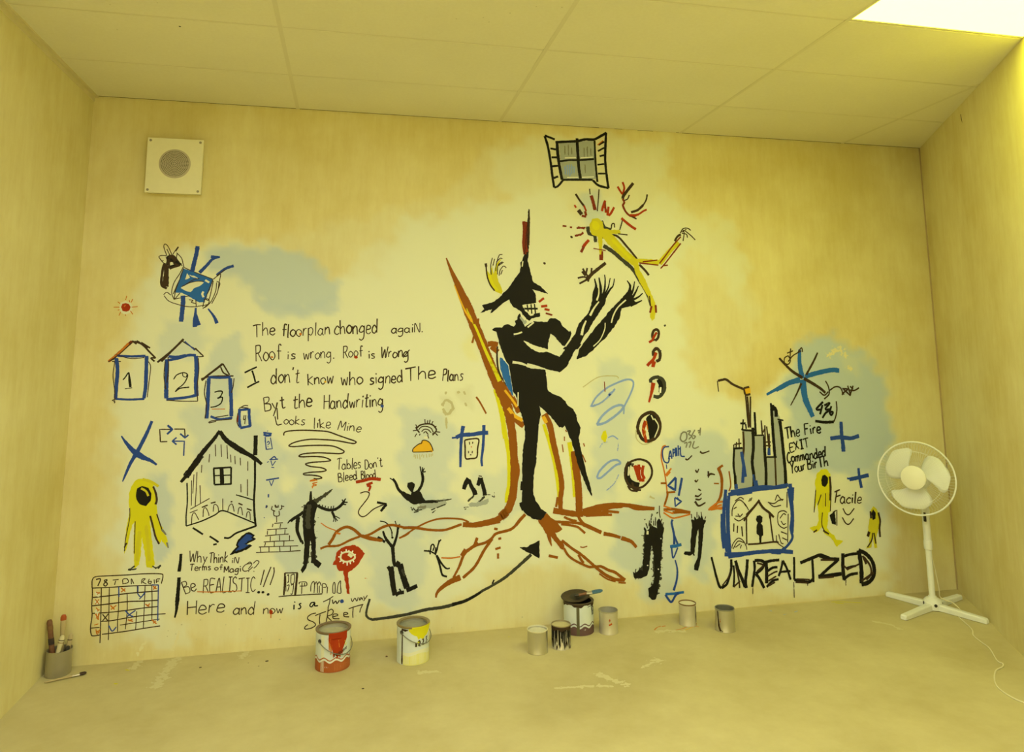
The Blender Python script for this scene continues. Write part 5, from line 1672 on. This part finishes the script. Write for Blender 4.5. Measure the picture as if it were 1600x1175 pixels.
n 8: 605,605 598,700 590,800 / 520,600 525,650
r 16: 660,705 640,760 630,800 / 650,740 665,790 665,815 / 690,760 680,840 / 740,765 710,820 690,840
R 10: 660,720 665,800
r 14: 770,580 800,630 820,650 / 815,540 830,590 820,640
n 22: 910,550 870,600 825,660 815,690
R 14: 815,690 830,720 815,750
n 8: 875,655 860,690 830,705
R 14: 815,745 840,800 880,840 930,850
r 12: 880,835 950,830 1000,800 1030,785 / 900,850 960,830
n 16: 890,810 950,790 1000,745
n 10: 1000,745 1025,700 1035,650 / 940,870 900,850
# curling_feather_drawing | yellow curled plume behind the pointed hat
> 680 310 5.714
Y f: 455,640 465,700 490,770 540,830 590,850 600,830 560,740 545,660 560,590 590,540 555,580 530,640 520,690 505,600 490,680
y 30s: 480,680 510,760 560,830
n 10: 455,580 455,620 465,700 490,770 530,825
n 6: 540,650 545,590 570,510 600,500 / 555,680 560,600 600,565 / 545,570 580,535 600,540 / 570,690 580,640 610,605 635,620 / 510,530 495,600 500,680 / 585,680 600,640 / 530,540 515,600 / 565,600 610,570
n 18: 450,580 455,610
# brown_chair_roots_drawing | tall brown chair whose legs spread into roots
> 680 480 5.714
y 26-40: 530,730 575,880 600,1000 625,1171
> 740 640 5.714
y 34: 250,0 280,200 310,380 318,520 318,660 300,760 295,830
y 26: 625,130 680,310 725,500 755,700 765,850
y 36: 855,290 880,470 895,620 905,780
> 680 480 5.714
b 6: 98,-440,8 150,-310,30 215,-170,50 290,10,84 345,150,80 415,320,80 490,520,84 560,690,84 635,860,80 668,1010,66 692,1180,60
y 4-34: 280,10 300,60 370,200 450,390 530,560 575,660
a 3-20: 170,-200 250,0 330,130
b 40: 470,330 510,325 560,335 / 500,350 560,400
b 14: 350,60 360,110 / 385,100 380,150 / 345,260 330,320 / 310,-10 350,150
b 46: 590,680 680,800 750,940
b 44: 640,890 720,1000 790,1060
a 26: 650,900 710,970 780,1010
a 16: 620,740 690,830 730,890
b 12: 365,800 400,850 455,950
> 740 640 5.714
b 64: 320,40 345,230 360,420 365,560 355,720 335,820 300,900 240,960
b 50-40: 300,900 230,970 130,1005 0,1030
b 20: 395,480 400,560 385,640
b 50-36: 630,40 680,140 710,290 745,440 780,610 785,700 775,800 775,900
a 30: 620,60 650,120
b 16: 770,660 800,680 790,750 / 750,780 735,870
b 56: 895,370 910,500 930,650 940,800 940,940
b 44: 710,900 800,915 900,930 980,930
b 8: 745,380 755,400 / 790,310 800,380 / 810,240 810,280 / 820,180 830,200 / 980,300 990,330 / 970,400 1000,470
> 840 790 9.04
b f: 10,210 130,110 180,170 250,215 300,280 345,330 300,365 240,380 270,440 310,490 370,560 375,620 320,600 235,490 185,430 200,575 150,480 130,400 60,290
b 30: 250,228 400,235 560,245 650,268
b 45: 640,262 760,315 900,380
b 48-32: 930,395 1050,415 1170,450 / 1180,455 1310,500 1360,545 1395,590
b 24: 330,262 450,275 560,300 620,345 670,390
b 26: 370,160 460,198 550,218
b 34: 570,135 600,200 650,258
b 30: 340,490 480,600 600,680 720,780 820,870
b 26: 370,600 430,700 520,770 640,830 730,865 800,860
b 28: 575,690 615,765 650,810
b 34: 800,850 900,935 1000,1000 1120,1045 1230,1050
b 26-34: 830,860 900,860 1000,910 1090,940 1170,1000 1235,1052
b 16: 870,960 980,1035 1100,1072 / 1140,1085 1245,1092
b 44: 640,110 760,75 900,50 1050,20 1200,5
b 40: 650,125 760,120 900,100 1000,90
b 24: 680,145 850,135 1050,128
b 20: 1000,75 1150,95
b 30: 155,705 285,735
b 12: 600,580 640,590 700,572
> 900 680 5.714
b 40-22: 60,680 200,640 340,622 480,628 600,645 700,655
b 14: 470,635 540,660 680,660
b 18: 240,675 380,688
b 18: 780,665 870,660 1020,690 / 860,690 940,685 1020,690
o 10: 780,690 850,735 900,735 1020,705 / 790,675 870,700 / 780,630 850,655
o 9: 785,630 812,540 800,400 780,290 760,200 770,110 800,90
b 14: 790,620 815,540 815,500
b 12: 805,512 885,505 / 755,428 805,428
o 12: 800,355 850,295 / 805,365 840,325
b 26-10: 1270,290 1300,390 1290,540 1230,640 1180,668
b 16: 1310,268 1265,300
o 12: 1180,665 1240,640 1300,620 / 1190,655 1270,600 1350,590 / 1220,640 1300,655 1350,600 / 1200,665 1330,640
b 9: 1365,320 1380,440 1365,500
b 8: 1230,430 1275,432
> 560 780 5.333
b 36-30: 870,210 980,215 1080,200 1180,180
b 16: 860,208 720,255 600,255 480,240 370,238
b 20: 370,238 440,236 490,238
b 11: 920,190 850,165 700,160 590,185 480,238 400,290 340,325
b 16: 380,235 280,215 200,235 100,290 40,310
b 24-14: 0,300 100,320 200,345
b 24: 1390,125 1340,180 1310,220
b 18: 1310,220 1260,255 1150,285 1110,325 1060,360 990,380
b 26-14: 1000,370 940,405 880,460 840,560 790,655
b 20: 1115,330 1050,420 970,560 870,655
b 44-12: 850,650 760,690 690,740 655,780 645,820
b 20: 990,320 960,390 900,430 / 890,415 855,470
o 9: 690,487 770,490 850,478
b 14: 1130,245 1160,250 / 1165,330 1190,325 / 1140,415 1185,402 / 1163,450 1163,495
> 400 780 6.667
o 8: 675,245 740,290 830,325
b 26: 755,475 800,410 840,340 930,290 1010,310 1100,385
b 18: 670,515 740,490 860,482 980,425 1080,388
b 14: 1080,385 1180,370 1290,300 1380,268 1480,275
b 24: 1100,385 1200,415 1310,430
b 14: 1490,405 1560,375 1600,345
o 14: 830,350 880,360
# seated_black_figure | large black figure in a pointed hat, seated on the tall chair
> 680 480 5.714
n 12: 555,350 552,460 570,580 640,700
w f: 575,420 600,400 650,500 670,640 700,800 650,720 590,600
U f: 580,450 600,460 650,525 672,650 692,790 645,710 605,620 582,540
k f: 510,200 530,185 598,186 612,165 645,155 700,178 722,150 712,125 735,112 742,70 756,58 770,110 800,180 830,160 880,128 1000,135 1030,100 1070,102 1112,128 1135,172 1195,222 1205,212 1212,235 1205,265 1160,348 1135,340 1070,262 1030,232 1010,290 1000,380 900,350 790,300 730,280 700,250 690,490 860,550 980,558 990,640 1000,740 1040,772 1110,800 1160,840 1180,880 1230,910 1255,960 1265,1020 1292,1070 1290,1120 1275,1171 1205,1171 1180,1100 1150,1040 1110,1072 1070,1020 1020,960 930,878 940,960 930,1000 920,1050 910,1171 805,1171 800,1060 780,980 745,880 735,840 720,780 700,760 680,640 660,520 640,490 600,400 575,330 562,270 550,220
k f: 640,250 760,270 900,360 1005,402 1110,447 1180,350 1260,230 1290,150 1370,60 1410,0 1490,0 1440,80 1365,200 1350,230 1300,310 1240,390 1200,470 1170,530 1110,578 1060,565 900,522 760,500 650,495
k f: 1263,462 1290,370 1380,250 1460,150 1600,0 1600,170 1500,270 1400,390 1330,440
w f: 790,300 870,340 1000,378 1002,395 930,400 860,370
w 20-6: 690,490 780,505 860,545
w 18-6: 820,510 900,528 1000,560
w 10: 700,242 740,235 775,222 / 825,180 880,135
s 20: 790,100 810,140 / 775,90 800,150
w 8: 740,760 738,880
> 680 310 5.714
k f: 835,95 842,200 838,300 832,380 830,490 822,560 845,650 872,745 930,782 1005,850 920,824 865,812 890,850 900,930 845,950 780,955 800,1010 870,1050 935,1030 930,1055 860,1068 840,1090 790,1060 770,1010 740,992 690,960 660,900 590,945 540,990 495,1025 510,985 405,1020 440,990 420,955 500,935 560,900 640,820 700,740 760,650 765,600 762,575 780,557 798,500
w 8: 782,560 775,610
R 24: 790,205 795,300 790,400 800,500
R 22: 815,210 810,300 805,400 818,480
n 8-14: 838,100 838,200 836,300 832,420
w f: 780,955 840,945 900,938 922,990 915,1030 850,1045 810,1005
k 12: 790,985 850,985 915,985
k 9: 820,950 830,1010 / 855,945 862,1030 / 885,942 895,1030
k 24: 880,1045 935,1035
r 16: 925,925 970,890 / 945,965 1000,958 / 975,988 1020,998
R 12: 985,1025 1045,1042
n 16: 970,578 980,583
w 34: 770,1050 800,1090
s 16: 760,1060 790,1100
> 850 340 5.714
k f: 170,1171 205,1140 280,1040 310,950 400,850 430,750 440,660 465,600 500,680 530,690 560,690 540,770 440,900 390,1020 330,1130 300,1171
k f: 325,1171 400,1070 520,930 570,850 680,740 750,660 775,640 800,740 830,770 760,790 690,810 670,900 560,1060 440,1171
k 24-8: 455,690 465,620 450,545
k 30-8: 500,700 505,630 490,535
k 18-5: 520,710 540,640 545,560 540,510
k 14-4: 530,700 570,630 590,540
k 16-4: 545,710 590,640 615,610 628,545
k 24-6: 755,680 768,610 740,562
k 20-4: 770,700 795,640 808,570
k 18-4: 785,720 820,660 842,610
k 18-4: 780,740 840,710 880,675
k 22-4: 770,785 830,760 875,740
w 16-8: 410,875 445,810 490,750
w 20-10: 335,1050 350,980 375,920
w 12-6: 470,740 488,680 488,610
w 9: 600,940 620,870 660,800 730,735
w 8-4: 440,1150 500,1090 540,1000 545,940
w 12: 330,1130 365,1060 400,1020
w 10: 190,1150 240,1080
> 740 640 5.714
k f: 425,0 585,0 592,70 575,150 562,300 556,450 532,600 530,760 562,830 600,890 650,918 600,985 520,968 460,922 410,850 432,820 438,700 436,500 445,330 465,240 462,130 450,60
k f: 640,0 880,0 915,50 922,100 952,165 945,212 930,240 965,400 1005,570 1035,670 1057,770 1025,720 980,610 930,480 890,330 850,190 820,120 790,162 760,130 700,75
k 16: 430,640 425,720 / 415,830 440,900 / 560,300 570,160
# tumbling_eyes_drawing | column of five red-streaked dark eggs growing downwards
> 900 500 5.714
= egg
n 18: 700,185 680,150 690,100 720,85 738,110 730,160 705,185
r 16: 720,110 695,150 680,180 650,200
= egg
h 12: 785,55 800,45
n 22: 690,320 690,280 720,255 748,290 745,350 715,370
h 14: 740,270 760,280
r 22: 715,290 690,350 650,390 635,410
r 16: 690,350 680,420 / 705,370 690,420
= egg
k f: 720,540 760,520 790,560 790,620 760,670 740,640 740,580
h 26: 665,560 670,530 720,510 770,530 790,580 780,640 740,685 690,680
W 12: 755,600 750,650
r 36-12: 690,560 675,640 650,735
= egg
w f: 560,970 580,900 620,850 690,860 735,930 725,1020 670,1075 600,1070 565,1030
k f: 640,860 680,830 720,850 750,930 740,1000 700,1050 660,1070 640,960 625,880
n 24: 560,1020 550,950 580,870 640,830 690,830 735,880 750,960 720,1040 650,1080 590,1060 560,1000
w 8: 700,880 735,950 700,1050 / 670,850 690,890
r 30-16: 620,900 600,980 620,1060 625,1095
o 8: 590,960 620,1000 600,1040 / 625,900 640,980
v 5: 535,980 540,1060 600,1110 680,1090
= egg
> 900 680 5.714
w f: 500,300 520,250 580,235 640,280 650,350 620,420 560,440 520,400
k 40-60: 480,240 455,310 460,390 500,440 560,460
n 14: 440,330 450,270 500,230 570,215 640,240 675,300 670,370 620,440 560,470 480,450 440,380 440,320
w 9: 490,270 480,340 510,400 / 470,280 465,360
n 12: 500,420 520,480 580,490 / 460,450 490,490 550,500 / 500,280 510,250
r 22: 520,270 540,330 560,400 / 560,260 560,340 580,410 / 600,270 590,340 610,390 / 530,280 580,300 / 560,400 610,400
# pale_blue_loops_drawing | faint pale blue looping scribbles
> 900 500 5.714
l 16s: 130,775 220,740 300,670 350,610
l 12: 130,775 180,690 270,610 380,555 460,530 505,545 510,590 480,670 430,770
l 16: 185,935 230,860 310,790 380,760 420,770 400,810 330,870 250,920 185,935
l 9: 430,760 425,840 / 290,660 330,635
l 30s: 290,670 310,660
u 18s: 290,675 310,660
y f: 225,1050 240,1000 262,985 275,1040 258,1100
l 8: 285,1050 330,1035 375,1065
R 6: 252,550 258,640
v 5: 60,600 200,510 350,500 380,520
> 900 680 5.714
l 14: 185,380 210,320 290,240 360,220 395,250 350,270 280,330 220,380 185,382
l 7a.6: 210,110 240,70 290,60 / 380,60 370,140 / 270,495 340,430 380,350
# black_trousers_drawing | large pair of black trouser legs fading out at the waist
> 930 790 7.343
h 110s: 600,300 595,450 590,620 / 720,300 715,500 710,700 700,900 660,1020
h 90s: 570,720 500,780 450,790
k f: 560,250 590,290 620,270 625,200 660,240 710,260 705,190 730,150 760,200 785,260 770,340 765,420 755,520 745,640 740,760 725,880 710,1000 690,1070 650,1075 615,1040 610,950 650,920 680,860 680,720 675,600 655,460 640,460 630,560 620,660 610,740 590,800 520,830 450,830 430,760 460,780 500,740 545,750 545,640 565,560 560,460 575,370
w 18: 600,290 598,330
W 10: 750,375 755,380 / 720,725 725,730 / 595,685 605,685
h 10a.7: 640,240 640,150 650,90 / 615,240 620,170 / 600,260 580,200 / 670,230 668,160 / 560,160 575,155 / 690,230 690,130 / 770,240 780,190 / 640,100 660,110 / 700,90 720,75
n 6: 735,0 735,80 745,140 / 750,190 765,150
k 30s: 480,760 560,770
# black_trousers_drawing | smaller pair of black trouser legs
> 1020 760 6.183
k f: 370,320 400,330 398,290 420,320 440,310 440,275 460,310 472,270 485,320 510,330 490,370 480,470 475,560 465,660 450,740 435,810 400,800 405,750 435,690 440,560 445,450 440,410 425,430 415,500 405,580 398,640 360,665 300,650 310,630 365,630 365,540 375,450 380,380
n 6: 375,310 370,265 / 425,300 425,245 / 470,280 465,245 / 500,320 510,290
k 10: 385,640 400,668
# blue_arrow_chain_drawing | chain of blue arrows pointing down
> 1020 760 6.183
u 16: 190,320 180,350 195,420 205,480 205,560
u 14: 205,470 240,560
U 22: 165,580 220,575 275,560
u 11: 180,590 195,690 240,590
u 10-18: 215,710 235,800 230,900 200,1005
U 18: 120,1040 200,1035 300,1020
u 16: 120,1045 150,1090 180,1115 220,1050 250,1030
> 900 680 5.714
u 15p: 890,375 820,450 885,490 890,380
u 16: 945,380 930,460 915,540
u 10p: 880,560 885,635 940,590 880,555
u 10: 900,555 915,575
# bird_marks_drawing | scattered dark tick-shaped birds
> 900 680 5.714
n 12-7: 1105,145 1130,160 1190,140 / 975,210 995,218 1035,180 / 1065,310 1080,330 1095,300 / 1060,400 1072,415 1090,395 / 1090,480 1115,495 / 1060,540 1090,545 1120,520 / 1065,570 1100,575 1120,560 / 1180,320 1180,380
n 16-8: 1060,590 1095,630 1155,600 / 1175,365 1200,345 1240,352
v 8: 660,540 680,560 / 655,550 700,565
# capital_writing | thin blue lettering with a row of grey digits over it
> 900 680 5.714
u 9: 830,100 785,110 770,160 785,230 820,245 835,200 / 825,215 840,140 855,210 / 830,190 852,185 / 865,120 865,195 / 865,125 885,140 865,165 / 885,110 890,190 / 895,110 900,185 / 910,90 915,185 / 915,125 930,115 / 930,100 935,180 970,190
u 6: 805,260 810,300
> 900 500 5.714
g 9: 940,1010 930,1060 955,1085 985,1060 985,1010 960,1000 940,1015
g 8: 990,995 1020,990 1005,1020 1030,1035 1005,1065 / 1060,980 1035,1030 1045,1060 1065,1040 1045,1030 / 1085,990 1105,985 1100,1000 1090,1010 / 1110,960 1105,1030
g 8: 965,1100 990,1095 980,1140 / 1000,1095 1025,1090 1010,1140 / 1055,1080 1040,1130 1060,1145 1095,1130
# city_towers_drawing | black and grey city towers with aerials and a crane
> 1100 520 5.333
s f: 245,965 320,965 330,1171 330,1300 260,1300
s f: 325,820 405,815 410,1171 410,1310 330,1310
s f: 415,860 495,855 515,1171 520,1300 415,1310
s f: 515,1040 590,1035 600,1290 520,1295
s f: 560,650 600,640 640,740 660,950 680,1280 600,1290
k 14: 250,960 245,1100 258,1200
k 18: 258,1190 262,1300
n 14: 325,820 330,950 320,1060
k 22: 405,790 410,950 400,1080 415,1200 412,1310
k 20: 500,860 505,1000 515,1150 515,1300
n 12: 590,1040 600,1290
k 20: 560,600 565,700 575,850 590,1040
k 24: 560,610 595,640 600,700
k 22: 630,730 645,850 660,1000 675,1150 680,1290
k 12: 310,800 330,810 405,815 / 300,755 345,755 / 240,965 320,960
k 9: 325,720 320,800 / 345,760 350,800 / 415,855 500,853 / 520,1035 605,1035 / 610,720 660,730
k 14: 420,660 425,760 430,850
n 9: 475,730 485,850 / 505,770 510,960 / 520,780 540,960 / 540,840 545,960 / 490,830 505,800
n 8: 510,910 555,910 / 515,940 555,940 / 270,910 265,955 / 290,880 292,955 / 250,930 310,920 / 245,930 248,960
k 12: 555,585 560,640 / 575,600 580,650
u 22: 310,990 325,1080 345,1200 / 330,1100 320,1250 / 540,960 540,1020 / 265,1260 270,1300 / 430,1230 440,1280
u 10: 410,1180 420,1280
n 10: 345,520 370,790 / 385,530 385,790 / 360,530 380,780
n 14: 115,400 150,392 185,390 240,430 330,470
n 6: 110,400 120,490 / 180,395 250,430
a f: 335,460 380,455 385,505 350,510
n 12: 330,465 345,515 385,510 / 330,462 375,450
# star_drawing | large blue and black starburst with a circled cross above it
> 1100 520 5.333
U 20-40: 795,140 795,250 815,380
U 50-30: 820,390 840,540 880,640 905,700
U 40-14: 800,390 700,420 620,460 520,515
U 30: 840,365 940,335 1060,310 1125,315
U 20: 600,480 700,430
n 12-20: 625,210 680,270 740,325 820,375
n 22-14: 830,380 900,420 970,465 1010,500
n 10-14: 945,165 910,240 850,350
n 14-4: 810,420 770,510 720,605
n 8: 1010,400 1035,450 1040,510 1000,552 / 960,490 1000,520 1035,490
n 8: 1045,480 1090,450 1130,455 1150,490 1150,520
n 9: 1150,465 1195,470 1160,500 1165,515 / 1160,470 1220,525 / 1195,440 1220,520 / 1240,440 1215,520 / 1200,475 1250,480 1290,458 / 1215,445 1240,470
n 7: 700,190 670,210 670,250 700,262 718,230 700,190 / 720,130 715,210 / 690,170 740,150 / 700,240 740,190 810,150 / 780,165 810,125 820,160
# numeral_writing | black numeral 436 with a bracket line curling under it
> 1100 520 5.333
k 12: 990,575 935,635 975,640 / 985,600 965,680 / 1000,605 1045,585 1010,635 1045,640 1010,670 985,710 / 1060,610 1045,660 1060,685 1072,660 1045,660
n 8: 1100,570 1105,640 1095,700 1080,740
k 16: 925,735 1000,745 1080,742
# fire_exit_writing | black lettering reading The Fire Exit Commanded Your Birth
> 1100 520 5.333
T k 9 96 680,885 800,862 The
T k 9 86 840,850 975,828 Fire
T k 9 74 720,992 880,948 EXIT
T k 9 84 695,1085 1015,1030 Commanded
T k 9 80 725,1165 845,1140 Your
T k 9 80 865,1140 1035,1110 BirTh
# blue_cross_mark | blue brush cross, upper right
> 1100 520 5.333
u 24-30: 1140,740 1145,850 1155,920 1160,990
u 24: 1050,880 1140,870 1220,878 1290,858
u 10: 1165,885 1240,885
# blue_cross_mark | blue brush cross above the word Facile
> 1100 720 5.333
u 16-22: 1285,60 1292,130 1310,225
u 24: 1210,155 1280,140 1370,118
u 10: 1190,145 1240,155 / 1320,125 1370,130
# facile_writing | thin black lettering reading Facile with two wavy lines
> 1100 720 5.333
n 8: 1130,240 1085,260 / 1105,250 1090,350 / 1095,300 1135,285
T n 9 92 1135,352 1310,352 acile
n 7: 1155,395 1180,440 1210,445 1250,395 / 1150,470 1180,520 1210,525 1245,480
# hooded_yellow_figure | yellow hooded figure with a black face, below the fire exit writing
> 1100 720 5.333
y f: 925,180 940,110 975,75 1020,72 1050,110 1055,200 1050,300 1050,420 1030,430 1030,500 1020,560 1050,600 1080,620 1100,660 1155,665 1130,690 1105,715 1090,690 1060,640 1000,600 985,540 960,570 930,595 880,560 940,540 955,500 950,400 940,330 915,420 925,320 930,240
Y 26s: 990,250 990,400 / 1030,250 1030,400
k f: 975,160 985,125 1005,118 1028,140 1028,185 1005,215 985,205
n 14: 1045,130 1052,220 1050,330
n 6: 930,240 922,340 915,430 / 945,370 975,280 / 1010,270 1010,380 / 985,430 980,530 1010,600 / 1055,330 1050,420
n 9: 990,580 1040,610 / 910,595 940,575
k f: 1045,455 1085,425 1095,530 1065,520
n 6p: 1070,430 1105,410 1105,540
# hooded_yellow_figure | smallest yellow hooded figure, beside the fan
> 1100 720 5.333
Y f: 1385,460 1390,410 1410,380 1435,400 1455,460 1460,540 1440,600 1430,640 1440,720 1420,725 1405,610 1390,720 1350,728 1375,690 1380,600 1365,620 1370,540
k f: 1395,440 1405,405 1425,430 1425,480 1405,490
n 12: 1385,420 1390,480 / 1450,430 1465,500 1460,560 1465,635
n 18: 1375,590 1362,630
n 8: 1405,600 1395,660 1360,720 / 1415,600 1430,690
# framed_house_drawing | line drawing of a house with a keyhole figure inside a blue frame
> 1100 720 5.333
u 22: 180,240 165,380 165,520 175,640 190,760 / 205,290 200,450 205,620 215,770 / 150,440 150,600 165,730
u 24: 200,280 300,265 420,240 560,225 700,200
u 18: 220,255 330,240 470,215 600,220 / 270,280 400,260 / 500,235 680,215
u 26: 715,190 725,320 735,460 730,600
u 16: 740,220 735,330 / 700,230 730,440 720,560 735,640 690,710 650,740
u 26: 170,780 320,775 450,760 600,750 740,760
u 22: 200,800 330,780 / 560,760 640,765
u 12: 240,770 400,765 / 180,240 200,790
n 12: 460,325 420,380 370,440 330,500 / 450,340 400,400 350,450
n 14: 450,330 490,390 540,430 580,470 / 545,440 550,480
n 9: 352,470 352,560 355,695 / 548,460 560,560 575,670
n 10: 365,695 450,690 580,675 620,680
k f: 432,490 440,460 465,455 485,470 482,505 470,520 485,540 488,620 478,625 475,680 462,680 458,620 440,605 440,540 448,515
n 6: 232,460 235,400 260,350 295,325 340,360 370,410 / 255,335 300,305 330,320 / 245,400 270,385 / 330,350 350,380 / 260,460 300,460 320,440 / 280,440 300,470 / 250,480 290,500 340,470 / 370,340 385,310 / 385,335 398,305
n 8: 248,520 245,590 / 278,540 275,600 / 312,545 320,630
n 5: 230,730 240,690 280,645 320,660 350,710 355,740 / 240,735 280,670 330,680 / 260,720 300,690 / 300,730 310,700
n 6: 530,345 580,355 620,330 660,320 / 540,350 580,380 640,370 / 590,330 610,285 630,310 655,330
n 5: 690,260 690,390 / 610,480 620,430 660,415 690,430 / 630,480 660,440 680,450 / 610,480 620,530 660,560 690,550 / 640,500 660,530 680,520 / 600,620 610,680 660,720 / 620,610 640,680 660,690 / 640,590 690,610 / 650,640 690,660
n 4: 700,440 695,680
# unrealized_writing | big rough black capitals reading UNREALIZED
> 1100 720 5.333
k 12-18: 60,800 80,880 100,960 125,1040 145,1058
k 16: 145,1058 185,1030 205,980 225,900 225,820
n 8: 150,1040 195,980 215,930
k 12: 245,870 250,960 245,1050
k 22: 260,830 280,900 310,970 340,1050
n 10: 265,880 290,1000 295,1060 / 245,1050 300,1000
k 20: 360,820 355,900 345,1000 350,1060
k 16: 415,830 420,900 405,1010 400,1050
k 18: 420,830 470,830 500,850 480,900 430,940
n 10: 440,850 490,870 440,920
k 18: 430,940 460,980 500,1060
k 24: 515,830 520,920 520,1020
k 16: 520,840 570,830 625,825
k 14: 525,920 570,890 610,885 / 520,1050 570,1000 620,985
n 9: 535,1000 600,960 / 530,960 580,930 610,920 / 540,1040 590,1010
k 14: 655,830 640,900 620,960 / 655,830 690,900 720,990
k 12: 630,925 690,920 720,918
k 14: 748,800 750,880 750,990
k 16: 750,990 810,1000 870,1010 910,980
n 9: 760,1010 860,1015 / 770,985 880,990
k 20: 800,850 860,825 920,800 970,785 1040,810
k 16: 900,820 905,900 910,1010
k 22: 960,790 1040,815 1125,820
n 10: 970,825 1080,825
k 18: 1110,830 1040,890 960,965
k 24: 950,965 1040,955 1145,940
n 10: 960,975 1080,965
k 24: 1155,770 1155,880 1165,990
k 16: 1150,800 1210,780 1290,770 / 1160,990 1210,950 1280,935
k 12: 1180,895 1230,880 1265,875
n 10: 1200,900 1290,860 / 1160,870 1200,910
k 30: 1285,745 1300,820 1310,920 1310,1020
k 26: 1285,745 1340,770 1390,820 1415,890 1410,960 1370,1010 1310,1030
n 12: 1330,800 1380,870 1390,940 1350,990 / 1310,1000 1370,960 1410,930 / 1320,790 1350,860
n 6a.6: 745,1010 748,1060 750,1140 / 405,1050 405,1110 / 1180,990 1180,1040 / 860,1010 862,1040
"""
draw_mural(MURAL)

# ------------------------------------------------------------------ stains and specks (they belong to the floor, walls and ceiling)
def floor_stains():
    S = Strokes(lambda u, v, k: (u, v, 0.0004 + k * 3e-6))
    def st(mat, wd, pts, soft=0, alpha=1.0):
        q = []
        raw = parse_pts(pts)
        for i, t_ in enumerate(raw):
            p = on_floor(t_[0], t_[1]); q.append((p.x, p.y, wd))
        if len(q) == 1:
            x, y, w_ = q[0]; q = [(x - w_ * .45, y, w_ * .5), (x, y, w_), (x + w_ * .45, y + .002, w_ * .5)]
        S.ribbon([tuple(p) for p in spline(q, 6)], mat, soft, alpha, jit=.4)
    for x, y, w_ in ((313, 1043, .014), (417, 1033, .018), (604, 1026, .014), (567, 1076, .013), (404, 1041, .007), (388, 1036, .006)):
        st(P['n'], w_, f'{x},{y}')
    st(P['R'], .008, '604,1025')
    # scuffs of dried whitewash
    pale = paint('dried_whitewash', (0.665, 0.605, 0.375), grain=0.95, gscale=45)
    # smears round the rusty-rimmed can
    st(P['o'], .012, '1022,985 1026,981 1033,978', 1, .8); st(P['o'], .010, '1034,979 1040,978'); st(P['o'], .009, '1052,985 1064,983 1080,978 1094,980', 1, .8)
    st(P['a'], .012, '1060,987 1075,983 1088,977', 1, .6)
    st(pale, .05, '1020,988 1045,986 1075,987', 1, .7)
    st(P['Y'], .014, '1298,941 1312,940 1325,941 1348,942', 1, .9); st(P['Y'], .012, '1305,942 1318,943', 0, 1)
    st(P['l'], .010, '1200,953 1208,956', 1, .8); st(P['l'], .010, '1240,957 1248,954', 1, .8); st(P['l'], .008, '1222,961 1232,959', 1, .7)
    st(P['Y'], .016, '194,1046 204,1048', 1, .8); st(P['Y'], .016, '176,1068 186,1069', 1, .8); st(P['Y'], .012, '795,995', 1, .8)
    for pts, w_ in (('205,1050 225,1025 240,1018', .05), ('240,1080 262,1045 280,1025', .06), ('930,1050 955,1062 985,1072', .05), ('1010,1035 1040,1030', .06),
                    ('375,1030 385,1020 395,1008', .05), ('1000,1045 1020,1036', .03), ('860,1076 930,1072 960,1073', .03), ('1360,970 1390,976 1410,985', .03), ('640,1052 700,1048', .04)):
        st(pale, w_ * 1.3, pts, 1, .75)
    o = S.build('floor_stain', floor); o['label'] = 'paint spots and pale scuffs on the floor'
floor_stains()

def surface_marks():
    S = Strokes(lambda u, v, k: (u, -(0.0007 + k * 2e-6), v))
    pale = paint('thin_whitewash_streak', (0.80, 0.75, 0.49), grain=0.95, gscale=60)
    for pts, w_ in (('213,1025 222,1010 230,1000', 8), ('268,1020 276,1000 282,985', 9), ('380,1012 384,985 388,960', 8), ('392,1005 396,975', 6), ('1290,560 1310,545 1325,560', 14), ('1320,570 1335,580', 10)):
        q = []
        for x, y in parse_pts(pts):
            X, Z = on_wall(x, y); q.append((X, Z, w_ * px_scale(x, y)))
        S.ribbon([tuple(p) for p in spline(q, 6)], pale, 1, .6, jit=.3)
    r_ = random.Random(5)
    for i in range(26):
        x, y = r_.uniform(260, 1080), r_.uniform(955, 1000)
        if y > 1038 - (x - 146) * .087 - 8: continue
        X, Z = on_wall(x, y); d = r_.uniform(.002, .004)
        S.ribbon([(X - d, Z, d), (X, Z, d * 2), (X + d, Z, d)], P['v'])
    o = S.build('paint_streak', wall_back)
    # chip at the top of the right wall
    dvec = Vector((SKEW, 1, 0)).normalized()
    S = Strokes(lambda u, v, k: (XR(u) - 0.0008, u, v))
    y0 = -0.84
    for yy, zz in ((y0, 2.945),):
        S.ribbon([(yy, zz, .008), (yy - .004, zz - .03, .010), (yy - .012, zz - .055, .003)], P['n'])
    S.build('wall_chip', wall_right)
    S = Strokes(lambda u, v, k: (u, v, H - 0.0012))
    for px, py in ((281, 41), (183, 46), (172, 7), (246, 4), (797, 20), (713, 29), (755, 27), (838, 10), (878, 11), (764, 34)):
        d_ = pix_ray(px, py); t_ = (H - CAM_POS.z) / d_.z; p = CAM_POS + d_ * t_
        s_ = .011 if (px, py) == (281, 41) else .007
        S.ribbon([(p.x - s_ * .4, p.y, s_ * .6), (p.x, p.y, s_), (p.x + s_ * .4, p.y, s_ * .6)], P['h' if s_ > .01 else 'v'])
    S.build('speck', ceiling)
surface_marks()
